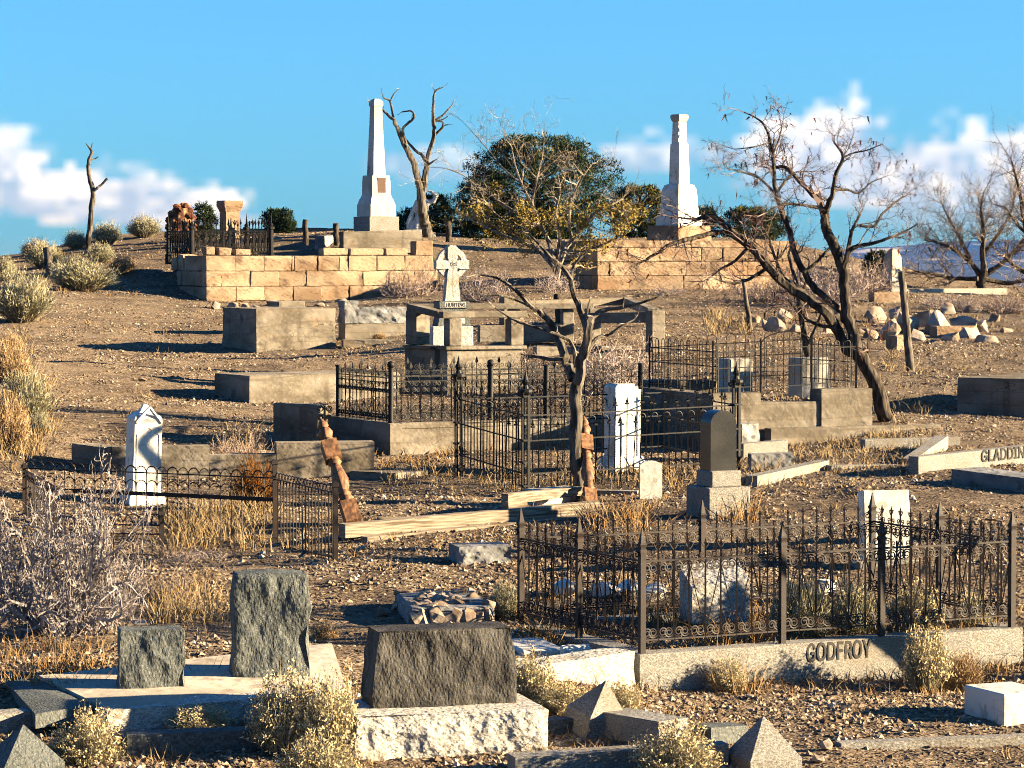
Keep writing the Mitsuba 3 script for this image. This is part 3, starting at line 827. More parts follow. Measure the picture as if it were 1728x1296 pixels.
def rail_enclosure():
    """Concrete post-and-rail enclosure round the cross, with the solid base under its front."""
    A = 38.0
    p = P(755, 644, 48)
    k = px(48)
    key = thing('concrete_enclosure', 'concrete post and rail enclosure on a solid base round the grey ringed cross', 'grave enclosure')
    w, dp = span(p, 880, 24), span(p, 683, A, True)
    zb = 53 * k
    base = part(key, 'base_wall', place(rough(w * 1.02, .35, zb + .3, .012, .16, 5, freq=2.4, top=.3), p - [0, 0, .3], 24), 'M_concrete', 35)
    part(key, 'base_cap', place(cbox(-.05, w * 1.02 + .05, -.06, .42, zb + .004, zb + .062, .012), p, 24), 'M_concrete')
    part(key, 'side_wall', place(rough(.3, dp - .37, zb + .3, .012, .2, 6, freq=2.4, top=.3), p - [0, 0, .3] + .36 * Vd(A), A), 'M_concrete', 35)
    part(key, 'side_cap', place(cbox(-.06, .36, .40, dp, zb + .004, zb + .060, .012), p, A), 'M_concrete')
    hp = 47 * k
    def post(q, A, h, s=.24):
        part(key, 'post', place(cbox(0, s, 0, s, 0, h, .015), q, A), 'M_concrete')
    u, v = U(24), Vd(A)
    zt = zb + .066
    corner = p + [0, 0, zt]
    post(corner + .03 * u, 24, hp)
    far = p + u * (w - .2) + [0, 0, zt]
    post(far, 24, hp - .02)
    back = p + v * (dp - .32) + [0, 0, zt]
    post(back, A, hp + .12, .3)
    def rail(a, b, t=.2, hh=.11):
        L = np.linalg.norm((b - a)[:2])
        an = math.degrees(math.atan2(b[1] - a[1], b[0] - a[0]))
        vv, f = cbox(0, L, -t / 2, t / 2, 0, hh, .012)
        vv[:, 2] += (b[2] - a[2]) * vv[:, 0] / L
        part(key, 'rail', place((vv, f), a, an), 'M_concrete')
    top = [0, 0, hp + .004]
    rail(corner + top - .05 * u + .12 * v, far + top + .35 * u + .12 * v)
    rail(corner + top + .3 * v + .1 * u, back + top + .1 * u + .3 * v + [0, 0, .12])
    # back range with its own posts
    b0 = P(700, 560, 55)
    for c in (860, 950):
        q = b0 + U(14) * span(b0, c, 14)
        part(key, 'post', place(cbox(0, .22, 0, .22, -.3, .42, .012), q, 14), 'M_concrete')
    q0, q1 = b0 + [0, 0, .425], b0 + U(14) * span(b0, 1000, 14) + [0, 0, .425]
    rail(q0, q1)
    part(key, 'kerb', place(cbox(1.2, 2.9, -.3, -.1, -.2, .12, .012), b0, 14), 'M_concrete')
    # second plot's railing to the right
    key2 = key
    key = thing('concrete_railing', 'low concrete post and rail fence seen behind the middle bare tree', 'railing')
    a = P(1100, 590, 53)
    part(key, 'post', place(cbox(0, .27, 0, .27, -.2, 66 * px(53), .015), a, 24), 'M_concrete')
    bq = P(850, 520, 60)
    part(key, 'post', place(cbox(0, .25, 0, .25, -.5, .24, .015), bq, 24), 'M_concrete')
    r0 = P(998, 546, 54.5)
    def rail2(x0, y0, d0, x1, y1, d1, hh=.2):
        s, e = P(x0, y0, d0), P(x1, y1, d1)
        L = np.linalg.norm((e - s)[:2])
        vv, f = cbox(0, L, -.1, .1, -hh, 0, .012)
        vv[:, 2] += (e[2] - s[2]) * vv[:, 0] / L
        part(key, 'rail', place((vv, f), s, math.degrees(math.atan2(e[1] - s[1], e[0] - s[0]))), 'M_concrete')
    rail2(992, 528, 54, 1103, 526, 53.4)
    rail2(860, 508, 60.5, 1062, 502, 62.5, .16)
    rail2(1060, 503, 62.3, 1102, 520, 53.8, .16)
    part(key, 'post', place(cbox(0, .25, 0, .25, -.5, .50, .015), P(995, 565, 55), 24), 'M_concrete')
    part(key, 'kerb', place(cbox(0, 1.9, 0, .2, -.2, .16, .012), P(905, 600, 53), 20), 'M_concrete')
    part(key, 'kerb', place(cbox(0, .5, 0, .5, -.2, .08, .012), P(1096, 604, 52.4), 24), 'M_concrete')

# ---------------------------------------------------------------- monuments and headstones
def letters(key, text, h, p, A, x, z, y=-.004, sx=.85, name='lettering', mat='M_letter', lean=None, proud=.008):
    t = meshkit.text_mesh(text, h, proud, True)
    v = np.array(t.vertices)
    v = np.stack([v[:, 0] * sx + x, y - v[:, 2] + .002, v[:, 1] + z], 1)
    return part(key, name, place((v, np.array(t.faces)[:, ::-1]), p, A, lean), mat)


def build_monuments():
    # taller obelisk
    d = 90.0
    k = px(d)
    s = 1 / 1.30
    p = P(635, 392, d)
    key = thing('obelisk', 'weathered grey marble obelisk with a bronze-brown plaque, on the left sandstone terrace', 'monument')
    A = 32.0
    def sq(prof, mat, nm, sm=False, **kw):
        return part(key, nm, place(loft([(z * k, w * k * s / 2) for z, w in prof], **kw), p, A), mat, sm)
    sq([(-6, 73), (26, 73)], 'M_granite', 'base')
    sq([(26.4, 62), (46, 62), (48, 59), (52, 57), (56, 54), (58, 50), (62, 48)], 'M_greymarble', 'plinth')
    dd = sq([(62.3, 46), (86, 45), (95, 43), (95.5, 40)], 'M_greymarble', 'die')
    sq([(95.8, 30), (211, 19)], 'M_greymarble', 'shaft')
    sq([(211.3, 22), (214, 23), (219, 23), (222, 17), (224, 10)], 'M_greymarble', 'cap')
    hw = 44 * k * s / 2
    part(dd, 'plaque', place(cbox(-hw * .42, hw * .5, -hw - .025, -hw - .004, 66 * k, 91 * k, .004), p, A), 'M_bronze')
    # white obelisk
    d = 88.0
    k = px(d)
    p = P(1146, 405, d)
    s = 1 / 1.25
    A = 40.0
    key = thing('obelisk', 'bright white marble obelisk with a draped shaft and flat cap, on the right sandstone terrace', 'monument')
    sq([(-8, 98), (24, 92)], 'M_sandstone', 'base')
    sq([(24.3, 69), (38, 68), (42, 64)], 'M_marble', 'plinth')
    sq([(42.3, 58), (84, 52), (92, 44), (94, 34)], 'M_marble', 'die')
    m = MB()
    m.add(*loft([(94.3 * k, 31 * k * s / 2), (160 * k, 27 * k * s / 2), (162 * k, 23 * k * s / 2), (198 * k, 20 * k * s / 2)]))
    part(key, 'shaft', place(m.mesh(), p, A), 'M_marble')
    rng = np.random.default_rng(2)
    m = MB()
    for i in range(9):
        z = (164 + 3.8 * i) * k
        m.tm(trimesh.Trimesh(*rock_mesh(.05, .04, .06, i, 12)).apply_translation([-.17 + rng.uniform(-.03, .03), -.17, z]))
    part(key, 'drapery', place(m.mesh(), p, A), 'M_marble', 40)
    sq([(198.3, 20), (201, 24), (205, 27), (209, 27), (211, 22)], 'M_worn', 'cap')
    # sandstone pedestal and red rubble stone behind the ornate fence
    d = 83.0
    k = px(d)
    p = P(388, 420, d)
    s = 1 / 1.3
    A = 30
    key = thing('pedestal', 'square sandstone pedestal with a moulded cap behind the ornate black iron fence', 'monument')
    sq([(-4, 40), (8, 40), (10, 34), (62, 33)], 'M_sandstone', 'shaft')
    sq([(62.2, 34), (66, 37), (72, 44), (79, 44), (81, 42)], 'M_sandstone', 'cap')
    p = P(306, 428, 82.5)
    key = thing('rubble_cairn', 'reddish mortared rubble cairn behind the left end of the ornate iron fence', 'cairn')
    rng = np.random.default_rng(11)
    m = MB()
    for i in range(60):
        z = rng.uniform(0, 1.3)
        w = .36 * math.sqrt(max(.05, 1 - (z / 1.42) ** 2.6))
        a = rng.uniform(0, 6.28)
        v, f = rock_mesh(.17, .15, .13, 100 + i)
        part(key, 'stone', (v + p + [w * math.cos(a), w * math.sin(a) * .8, z - .05], f), 'M_redrock')
    part(key, 'core', place(loft([(0, .34), (.9, .33), (1.3, .2)], sides=10), p), 'M_redrock')
    # white statue behind the dead tree
    d = 97.0
    p = P(711, 398, d)
    k = px(d)
    key = thing('statue', 'white marble draped figure with one raised bent arm, half hidden behind the forked dead tree', 'statue')
    import manifold3d as mf
    def ball(c, r):
        return mf.Manifold.sphere(r * k, 14).translate([c[0] * k, c[1] * k, c[2] * k])
    def limb(*js):
        return mf.Manifold.batch_hull([ball(c, r) for c, r in js])
    parts_ = [limb(((-8, 0, 12), 13), ((4, 0, 12), 11), ((0, 0, 36), 9)), limb(((0, 0, 36), 9), ((-5, 0, 58), 6.5), ((8, 0, 58), 6.5)), limb(((1, 0, 60), 4), ((1, 0, 68), 3.5)),
              limb(((1, 0, 73), 5.2), ((1, -1, 70), 4.2)), limb(((9, 0, 58), 4.5), ((21, -2, 60), 3.6)), limb(((21, -2, 60), 3.4), ((26, -3, 70), 3.0)), limb(((26, -3, 70), 2.8), ((17, -4, 76), 2.4)),
              limb(((17, -4, 76), 2.2), ((12, -4, 77), 1.6)), limb(((-7, 0, 58), 4.2), ((-14, -2, 44), 3.6)), limb(((-14, -2, 44), 3.4), ((-20, -4, 26), 4.5), ((-21, -3, 12), 4.5))]
    body = mf.Manifold.batch_boolean(parts_, mf.OpType.Add).refine_to_length(2.5 * k)
    mm = body.to_mesh()
    tm = trimesh.Trimesh(mm.vert_properties[:, :3], mm.tri_verts)
    trimesh.smoothing.filter_taubin(tm, iterations=12)
    v = np.array(tm.vertices)
    fold = np.sin(np.arctan2(v[:, 1], v[:, 0]) * 11 + v[:, 2] * 2) * .025 * np.clip(1 - v[:, 2] / (50 * k), 0, 1)
    v[:, :2] *= (1 + fold / .2)[:, None]
    part(key, 'figure', place((v, np.array(tm.faces)), p + [0, 0, -2 * k]), 'M_marble', 50)
    part(key, 'pedestal', place(loft([(-10 * k, 20 * k), (6 * k, 19 * k)], ax=.9), p, 30), 'M_worn')
    # far-right tombstone on the ridge
    d = 84.0
    k = px(d)
    p = P(1506, 494, d)
    s = 1 / 1.25
    A = 35
    key = thing('tombstone', 'weathered pale round-topped tombstone on the ridge at far right, behind bare branches', 'headstone')
    sq([(-6, 44), (20, 42)], 'M_granite', 'base')
    sq([(20.3, 33), (34, 32), (38, 29), (60, 26), (66, 20), (72, 12), (75, 4)], 'M_worn', 'die')
    # ringed cross
    d = 51.5
    k = px(d)
    A = 20.0
    p = P(762, 582, d)
    key = thing('celtic_cross', 'pale grey ringed cross on a dark lettered die, inside the concrete railing', 'monument')
    def pan(x0, x1, z0, z1, t0, t1):
        return place(cbox(x0 * k, x1 * k, t0, t1, z0 * k, z1 * k, .012), p, A)
    part(key, 'base', pan(-43, 29, -6, 32, -.30, .30), 'M_lightgranite')
    die = loft([(32.4 * k, 29 * k), (62 * k, 23 * k)], ay=.55)
    dk = part(key, 'die', place(die, p, A), 'M_darkgranite')
    part(dk, 'inscription_panel', place(cbox(-15 * k, 18 * k, -.012, .012, 36 * k, 50 * k, .003), p - Vd(A) * (27 * k * .55), A), 'M_lightgranite')
    part(key, 'plinth', place(loft([(62.3 * k, 26 * k), (73 * k, 26.5 * k), (74 * k, 25 * k)], ay=.62), p, A), 'M_darkgranite')
    pp = p
    part(key, 'name_panel', place(cbox(-17 * k, 20 * k, -16.8 * k, -15 * k, 63.4 * k, 72.2 * k, .002), p, A), 'M_lightgranite')
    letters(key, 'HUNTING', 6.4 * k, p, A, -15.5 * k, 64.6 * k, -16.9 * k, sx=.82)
    import shapely.geometry as sg, shapely.ops as so
    shaft = sg.Polygon([(-13.5, 74), (13.5, 74), (8.8, 124), (8.8, 164), (5, 168), (-5, 168), (-8.8, 164), (-8.8, 124)])
    arm = sg.box(-29, 128, 29, 143)
    ring = sg.Point(0, 138).buffer(26.5, 32).difference(sg.Point(0, 138).buffer(17.5, 32))
    eyes = so.unary_union([sg.Point(sx * 9.6, 135.5 + sz * 8.6).buffer(2.2) for sx in (-1, 1) for sz in (-1, 1)])
    ringm = trimesh.creation.extrude_polygon(ring, 9, engine='earcut')
    cross = trimesh.creation.extrude_polygon(so.unary_union([shaft, arm]).difference(eyes), 15, engine='earcut')
    for m, nm, off in ((cross, 'cross', -7.5), (ringm, 'ring', -4.5)):
        v = np.array(m.vertices)
        v = np.stack([v[:, 0] * k, (v[:, 2] + off) * k, v[:, 1] * k], 1)
        part(key, nm, place((v, np.array(m.faces)[:, ::-1]), p, A), 'M_lightgranite')
    letters(key, 'IHS', 6.0 * k, p, A, -6.0 * k, 133 * k, -7.6 * k, sx=.9, name='monogram', mat='M_darkgranite')
    part(key, 'carved_line', place(cbox(-.5 * k, .5 * k, -8.0 * k, -7.4 * k, 82 * k, 152 * k, .001), p, A), 'M_darkgranite')

    # tall white headstone in the hooped fence
    p = P(240, 852, 33.2)
    k = px(33.2)
    A = 24.0
    key = thing('headstone', 'tall white marble headstone with a gabled top inside the hooped fence at left', 'headstone')
    ln = (0, 2.0)
    def sq2(prof, nm, mat='M_marble', **kw):
        return part(key, nm, place(loft([(z * k, w * k / 2.44) for z, w in prof], **kw), p, A, ln), mat)
    sq2([(-12, 78), (14, 76), (18, 70), (21, 66)], 'base')
    d_ = sq2([(21.3, 60), (137, 58), (146, 60), (152, 52), (158, 30), (160, 24)], 'die')
    sq2([(160.2, 20), (163, 20), (166, 13), (169, 12), (171, 6)], 'finial')
    m = MB()
    hw = 29.5 * k / 1.22
    x0 = -hw * .8
    for a, b in (((-.8, 120), (-.8, 24)), ((.8, 24), (.8, 120)), ((-.8, 120), (0, 133)), ((0, 133), (.8, 120))):
        m.tube([[a[0] * hw, -hw - .002, a[1] * k], [b[0] * hw, -hw - .002, b[1] * k]], .008, 4)
    part(d_, 'moulding', place(m.mesh(), p, A, ln), 'M_marble')
    for s_ in (-1, 1):
        m2 = MB()
        m2.tube([[s_ * hw * .9, -hw, 140 * k], [0, -hw - .015, 166 * k]], .02, 5)
        part(key, 'gable_ridge', place(m2.mesh(), p, A, ln), 'M_marble')
    # white headstone behind the spear fence
    p = P(1050, 795, 36.6)
    k = px(36.6)
    key = thing('headstone', 'white marble headstone with stepped scrolled top, behind the spear-topped iron fence', 'headstone')
    ln = None
    A = 30.0
    sq2([(-10, 82), (12, 80), (20, 72), (26, 66)], 'base', ay=.8)
    sq2([(26.3, 60), (134, 60)], 'die', ay=.75)
    sq2([(134.3, 62), (139, 62), (139.2, 52), (143, 52), (143.2, 42), (148, 40)], 'pediment', ay=.75)
    hw = 30 * k / 1.22
    m = MB()
    m.tube([[-hw * .75, -hw * .8, 141 * k], [-hw * .75, hw * .7, 141 * k]], .055, 10)
    part(key, 'scroll', place(m.mesh(), p, A), 'M_marble', 40)
    m = MB()
    for q in np.linspace(0, 1, 5)[:-1]:
        a, b = q * math.pi, (q + .25) * math.pi
        m.tube([[-hw - .004, -hw * .55 * math.cos(a), 125 * k - math.sin(a) * .16], [-hw - .004, -hw * .55 * math.cos(b), 125 * k - math.sin(b) * .16]], .012, 4)
    part(key, 'garland', place(m.mesh(), p, A), 'M_marble')
    # small military-type stone
    p = P(1080, 850, 32.9)
    k = px(32.9)
    prof = [(0, 0), (38, 0)] + [(19 + 19 * math.cos(a), 64 + 9 * math.sin(a)) for a in np.linspace(.0, math.pi, 13)]
    m = trimesh.creation.extrude_polygon(sg.Polygon(prof), 10, engine='earcut')
    v = np.array(m.vertices)
    v = np.stack([v[:, 0] * k, v[:, 2] * k, v[:, 1] * k - .004], 1)
    v[:, 2] = np.where(v[:, 2] < .05, -.25, v[:, 2])
    single('headstone', 'small white marble slab headstone with a curved top, left of the black headstone', 'headstone', place((v, np.array(m.faces)[:, ::-1]), p, 8), 'M_marble')
    # black stone on two grey tiers
    p = P(1196, 868, 30.4)
    k = px(30.4)
    A = 26.0
    key = thing('headstone', 'black polished round-topped headstone on two grey granite tiers, right of the small white stone', 'headstone')
    def fr(x0, x1, y0, y1, z0, z1, c=.012):
        return place(cbox(x0 * k, x1 * k, y0 * k, y1 * k, z0 * k, z1 * k, c), p, A)
    part(key, 'lower_base', fr(0, 82, 0, 78, -30, 44), 'M_granite')
    part(key, 'upper_base', fr(10, 68, 8, 62, 44.2, 72), 'M_granite')
    prof = [(14, 0), (64, 0), (64, 80)] + [(39 + 25 * math.cos(a), 80 + 22 * math.sin(a)) for a in np.linspace(.12, math.pi - .12, 15)] + [(14, 80)]
    m = trimesh.creation.extrude_polygon(sg.Polygon(prof), 36, engine='earcut')
    v = np.array(m.vertices)
    v = np.stack([v[:, 0] * k, (v[:, 2] + 18) * k, (v[:, 1] + 72.3) * k], 1)
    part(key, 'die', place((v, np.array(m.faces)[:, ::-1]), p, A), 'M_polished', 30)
    # two marble markers behind the hooped fence
    for lab, x, y, d, ww, hh, A, mat in (('grey-white box headstone behind the hooped fence, left of the other one there', 1232, 672, 43, 46, 66, 28, 'M_worn'),
                                         ('plain pale rectangular headstone behind the hooped fence, beside the leaning tree', 1352, 668, 42.6, 56, 64, 26, 'M_worn')):
        p = P(x, y, d)
        k = px(d)
        v, f = cbox(0, ww * k, 0, .38, -.25, hh * k, .015)
        single('headstone', lab, 'headstone', place((v, f), p, A), mat)
    # leaning white headstone behind the scrolled fence
    p = P(1462, 985, 26.8)
    k = px(26.8)
    key = thing('headstone', 'white marble box headstone leaning back behind the scrolled brown fence at right', 'headstone')
    part(key, 'die', place(cbox(0, 82 * k, 0, 30 * k, 40 * k, 158 * k, .008), p, 12, (-7, 0)), 'M_marble')
    part(key, 'base', place(cbox(-14 * k, 92 * k, -8 * k, 40 * k, -20 * k, 39 * k, .01), p, 12, (-5, 0)), 'M_granite')
    # markers inside the scrolled fence
    single('grave_marker', 'sloping light granite marker inside the scrolled brown fence', 'grave marker',
           place((lambda t: (np.array(t.vertices), np.array(t.faces)))(trimesh.convex.convex_hull(np.array([[0, 0, -.1], [.5, 0, -.1], [0, .4, -.1], [.5, .4, -.1], [0, 0, .2], [.5, 0, .26], [0, .4, .34], [.5, .4, .40]]))), P(1168, 1032, 23.9), 12), 'M_lightgranite')
    for i, (x, y, s_) in enumerate(((1100, 1015, .14), (1065, 1005, .12), (1020, 1010, .12), (960, 1010, .14), (1240, 1012, .1), (1390, 1005, .12))):
        v, f = rock_mesh(s_ * 1.3, s_, s_ * .8, 300 + i)
        single('marble_fragment', 'broken white marble fragment ' + ['right of the front left corner post', 'third from the left', 'second from the left', 'at the far left', 'right of the sloping marker', 'among the dark bushes'][i] + ' inside the scrolled fence', 'stone', (v + G(x, y) - [0, 0, .03], f), 'M_marble', group='white fragments inside the scrolled fence')
    # foreground: three dark rock-faced stones
    p = P(199, 1178, 20.2)
    k = px(20.2)
    single('headstone', 'small square dark green-grey rock-faced granite headstone, leftmost in the foreground', 'headstone', rough_at(p, 12, 117 * k, .27, 114 * k, .045, .016, 3, sink=.12, freq=2.6, top=.3, fine=.45, tilt=.10), 'M_darkgranite', 30)
    p = P(392, 1162, 20.7)
    k = px(20.7)
    single('headstone', 'tallest dark green-grey rock-faced granite headstone, second from left in the foreground', 'headstone', rough_at(p, 10, 136 * k, .34, 192 * k, .075, .018, 6, sink=.12, freq=2.0, top=.35, fine=.4, tilt=.12), 'M_darkgranite', 30)
    d = 19.3
    k = px(d)
    key = thing('headstone', 'wide black rock-faced granite headstone on a rough light granite base, front and centre', 'headstone')
    p = P(632, 1203, d)
    part(key, 'die', rough_at(p, 15, span(p, 868, 15), .36, 138 * k, .06, .018, 9, sink=.0, freq=2.2, top=.3, fine=.5, tilt=.05), 'M_blackgranite', 30)
    p2 = P(602, 1213, 18.95)
    v, f = rough(span(p2, 922, 15),   .72, .55, .075, .03, 12, freq=2.4, top=.05, fine=.5)
    part(key, 'base', place((v - [0, 0, .555], f), p2 + [0, 0, .02], 15), 'M_lightgranite', 30)
    # pyramid-topped posts
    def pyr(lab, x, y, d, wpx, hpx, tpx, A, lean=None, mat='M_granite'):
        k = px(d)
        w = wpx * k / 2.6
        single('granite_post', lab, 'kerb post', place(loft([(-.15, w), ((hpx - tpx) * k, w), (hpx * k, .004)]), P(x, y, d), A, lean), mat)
    pyr('pyramid-topped grey granite kerb post standing at the bottom right of centre', 1288, 1300, 18.9, 126, 92, 66, 22)
    pyr('grey granite pyramid cap tilted among dry stalks right of the big foreground stone', 1010, 1205, 20.0, 104, 58, 58, 30, (8, 10))
    pyr('pyramid-topped granite kerb post coloured dark for shade in the bottom left corner', 40, 1312, 18.6, 140, 90, 60, 30, None, 'M_darkgranite')  # darker stone colour stands in for the shade on this post
    # marble block bottom right
    p = P(1693, 1230, 20.6)
    single('marble_block', 'veined white marble block casting a long shadow at the bottom right', 'block', place(cbox(0, .42, 0, .52, -.1, 59 * px(20.6), .01), p, 24), 'M_marble')
    # rubble slab behind the big stone
    p = P(690, 1052, 23.8)
    key = thing('rubble_slab', 'mortared slab of white rubble stones behind the big foreground headstone', 'rubble slab')
    rng = np.random.default_rng(8)
    part(key, 'mortar_bed', place(cbox(0, .72, 0, 1.2, -.2, .13, .03), p, 8), 'M_greystone')
    for i in range(26):
        v, f = boulder(.1, .1, .06, 400 + i)
        part(key, 'rubble_stone', place((v, f), p + U(8) * rng.uniform(.04, .7) + Vd(8) * rng.uniform(.0, 1.2) + [0, 0, .07], rng.uniform(0, 360)), 'M_rock', 40)
    for i in range(8):
        v, f = rock_mesh(.09, .05, .1, 440 + i)
        part(key, 'rubble_stone', place((v, f), p + U(8) * (.05 + .088 * i) + [0, -.02, -.04], 0), 'M_rock')
    for i, (x, y, s_) in enumerate(((672, 1030, .07), (648, 1042, .06), (776, 1010, .07), (797, 1004, .06))):
        v, f = rock_mesh(s_ * 1.2, s_, s_, 460 + i)
        single('rock', 'small pale angular rock ' + ['touching the left end of the mortared rubble slab', 'lower left of the mortared rubble slab', 'behind the mortared rubble slab', 'right behind the mortared rubble slab, nearest the iron fence'][i], 'rock', (v + G(x, y) - [0, 0, .02], f), 'M_rock', group='rocks by the rubble slab')
    # white carved fragments on the slab
    p = P(880, 1112, 22.3)
    single('marble_slab', 'fallen white marble slab between the big foreground stone and the scrolled fence', 'slab', place(cbox(0, .36, 0, .7, 0, .07, .02), p, 15), 'M_marble')
    single('marble_fragment', 'grooved white marble moulding at the right end of the fallen white slab', 'stone', place((lambda m: m.mesh())(MB().tube([[0, 0, .05], [.22, .03, .05]], .05, 10)), P(948, 1110, 22.3), 10), 'M_marble', 40)
    # grey lump
    p = P(775, 950, 27.6)
    single('granite_stone', 'low grey granite block with drill grooves lying on the gravel, left of the scrolled fence', 'stone', rough_at(p, 16, 92 * px(27.6), .4, 27 * px(27.6), .06, .04, 14, sink=.12, freq=6, edge=.05), 'M_greystone', 30)
    # lettered curb of the scrolled plot
    p = P(1080, 1170, 22.1)
    global GOD_P, GOD_L, GOD_D
    A = ANG
    k = px(22.1)
    GOD_L, GOD_D, h = span(p, 1730, A), 2.05, 66 * k
    key = thing('plot_kerb', 'grey granite plot kerb with raised letters, dark for carved shade, carrying the scrolled brown iron fence', 'grave kerb')
    sl = .012
    for nm, v, f, pp, ang in (('front_kerb', *rough(GOD_L, .2, h + .2, .012, .09, 51, freq=4, top=.3, fine=.8), p, A), ('left_kerb', *rough(.2, GOD_D - .2, h + .2, .012, .12, 52, freq=4, top=.3), p + Vd(A) * .205, A),
                              ('back_kerb', *rough(GOD_L, .2, h + .2, .012, .12, 53, freq=4, top=.3), p + Vd(A) * (GOD_D + .005), A), ('right_kerb', *rough(.2, GOD_D - .2, h + .2, .012, .12, 54, freq=4, top=.3), p + Vd(A) * .205 + U(A) * (GOD_L - .2), A)):
        part(key, nm, place((v - [0, 0, .2], f), pp, ang), 'M_granite', 35)
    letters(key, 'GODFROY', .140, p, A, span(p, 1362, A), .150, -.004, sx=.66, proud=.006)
    GOD_P = p + [0, 0, h]
    PLATS.append((p + .12 * U(A) + .12 * Vd(A), A, GOD_L - .25, GOD_D - .1, p[2] + h - .05))
    # wooden things
    def beam(key, nm, x0, y0, d0, x1, y1, d1, h, t=.14):
        a, b = P(x0, y0, d0), P(x1, y1, d1)
        L = np.linalg.norm(b - a)
        v, f = trimesh.remesh.subdivide_to_size(*(lambda m: (m.vertices, m.faces))(trimesh.creation.box((L, t, h))), .12)
        mm = trimesh.Trimesh(v, f, process=True)
        v = np.array(mm.vertices)
        nz = meshkit.fbm(v * [1.5, 6, 14] + int(x0), 3, 3) - .5
        v = v + np.stack([0 * nz, -np.sign(-v[:, 1]) * nz * .022, np.sign(v[:, 2]) * (meshkit.fbm(v * [3, 2, 2], 3, 5) - .5) * .025], 1) + [L / 2, t / 2, h / 2]
        v[:, 2] += (b[2] - a[2]) * v[:, 0] / L
        return part(key, nm, place((v, np.array(mm.faces)), a, math.degrees(math.atan2(b[1] - a[1], b[0] - a[0]))), 'M_timber', 35)
    key = thing('timber_frame', 'weathered split timber beams framing a grave in the middle of the picture', 'timber frame')
    beam(key, 'upper_beam', 583, 908, 29.6, 1012, 868, 31.4, .14)
    beam(key, 'lower_beam', 620, 927, 29.5, 1000, 889, 31.2, .125, .13)
    beam(key, 'back_beam', 640, 882, 31.2, 745, 880, 31.4, .05, .1)
    beam(key, 'back_rail', 858, 850, 31.8, 985, 836, 32.6, .10, .12)
    beam(key, 'short_block', 858, 866, 31.75, 890, 862, 31.9, .12, .12)
    def turned(lab, x0, y0, d0, x1, y1, d1, r=.085):
        a, b = P(x0, y0, d0), P(x1, y1, d1)
        L = np.linalg.norm(b - a)
        ax = (b - a) / L
        e1 = np.cross(ax, [0, 1, 0])
        e1 /= np.linalg.norm(e1)
        e2 = np.cross(ax, e1)
        R = np.stack([e1, e2, ax], 1)
        key = thing('turned_post', lab, 'post')
        def pt(nm, vf, sm):
            v, f = vf
            part(key, nm, (v @ R.T + a, f), 'M_redwood', sm)
        S = lambda a_, b_: loft([(a_ * L, r * .98), (b_ * L, r)], rot=math.pi / 4 + .3)
        pt('foot_block', S(0, .19), False)
        pt('lower_turning', loft([(z * L, q * r) for z, q in ((.19, .8), (.22, 1.05), (.25, .6), (.27, .85), (.30, .6), (.34, .95), (.40, 1.1), (.48, .85), (.55, .6), (.57, .9), (.59, .6), (.60, .8))], sides=14), 40)
        pt('square_block', S(.60, .76), False)
        pt('upper_turning', loft([(z * L, q * r) for z, q in ((.76, .75), (.78, .9), (.80, .55), (.82, .8), (.85, 1.0), (.88, .8), (.90, .45), (.92, .7), (.94, .6), (.97, .35), (1.0, .08))], sides=14), 40)
    turned('leaning turned orange-brown wooden post at the left end of the timber beams', 597, 884, 30.6, 541, 706, 31.4)
    turned('dark upright turned wooden post standing right beside the middle tree trunk', 996, 862, 32.2, 985, 702, 33.4, .072)
    def stick(nm, lab, cat, x0, y0, x1, y1, r0, r1, d=None, mat='M_palebark', grp=None):
        d = gd(x0, y0) if d is None else d
        k = px(d)
        a, b = P(x0, y0, d), P(x1, y1, d)
        t = np.linspace(0, 1, 7)
        rng = np.random.default_rng(int(x0))
        pts_ = a + (b - a) * t[:, None] + rng.normal(0, .012, (7, 3)) * np.array([1, 1, 0]) - np.outer(1 - t, [0, 0, .1])
        single(nm, lab, cat, MB().tube(pts_, (r0 + (r1 - r0) * t) * k, 9).mesh(), mat, 50, grp)
    stick('fence_post', 'tall weathered pole right of the leaning tree, in front of the rubble pile', 'post', 1538, 626, 1521, 458, 7.5, 5.5)
    stick('fence_post', 'thin pale pole standing in dry grass, left of the leaning tree', 'post', 1268, 558, 1255, 470, 5, 3)
    stick('fence_post', 'short weathered stump post on the far left slope', 'post', 86, 466, 78, 417, 8, 7)
    stick('fence_post', 'left one of two short dark posts on the terrace', 'post', 517, 408, 515, 371, 5, 5, 86, 'M_bark')
    stick('fence_post', 'right one of two short dark posts on the terrace, nearer the taller obelisk', 'post', 568, 408, 567, 377, 5, 5, 86, 'M_bark')
    stick('fence_post', 'dark square-cut post on the skyline just above the ringed cross', 'post', 757, 415, 757, 373, 5, 5, 90, 'M_bark')
    stick('fence_post', 'thick dark stump post behind the concrete railing, below the yellow-leaved tree', 'post', 945, 552, 941, 496, 7, 6.5, 62, 'M_bark')
    # flat foliated scroll finial left of the ball-post fence
    p = P(548, 742, 37.6)
    k = px(37.6)
    m = MB()
    m.tube([p, p + [0, 0, 58 * k]], 2.6 * k, 4)
    for s_ in (-1, 1):
        for z, r in ((52, 6.0), (38, 5.0)):
            t = np.linspace(0, 1, 22)
            an = -math.pi / 2 + s_ * 0 + t * 1.6 * 2 * np.pi
            rr = r * (1 - .65 * t)
            c = np.array([s_ * 7, 0, z])
            m.tube(p + np.stack([(c[0] + s_ * rr * np.cos(an)) * k, 0 * t, (c[2] + rr * np.sin(an)) * k], 1), 1.3 * k, 4)
    m.tube(p + np.array([[0, 0, 20 * k], [-8 * k, 0, 8 * k], [-9 * k, 0, 0]]), 1.6 * k, 4)
    single('iron_scroll', 'black iron scroll finial standing above the leaning turned post', 'iron scroll', m.mesh(), 'M_iron', 40)

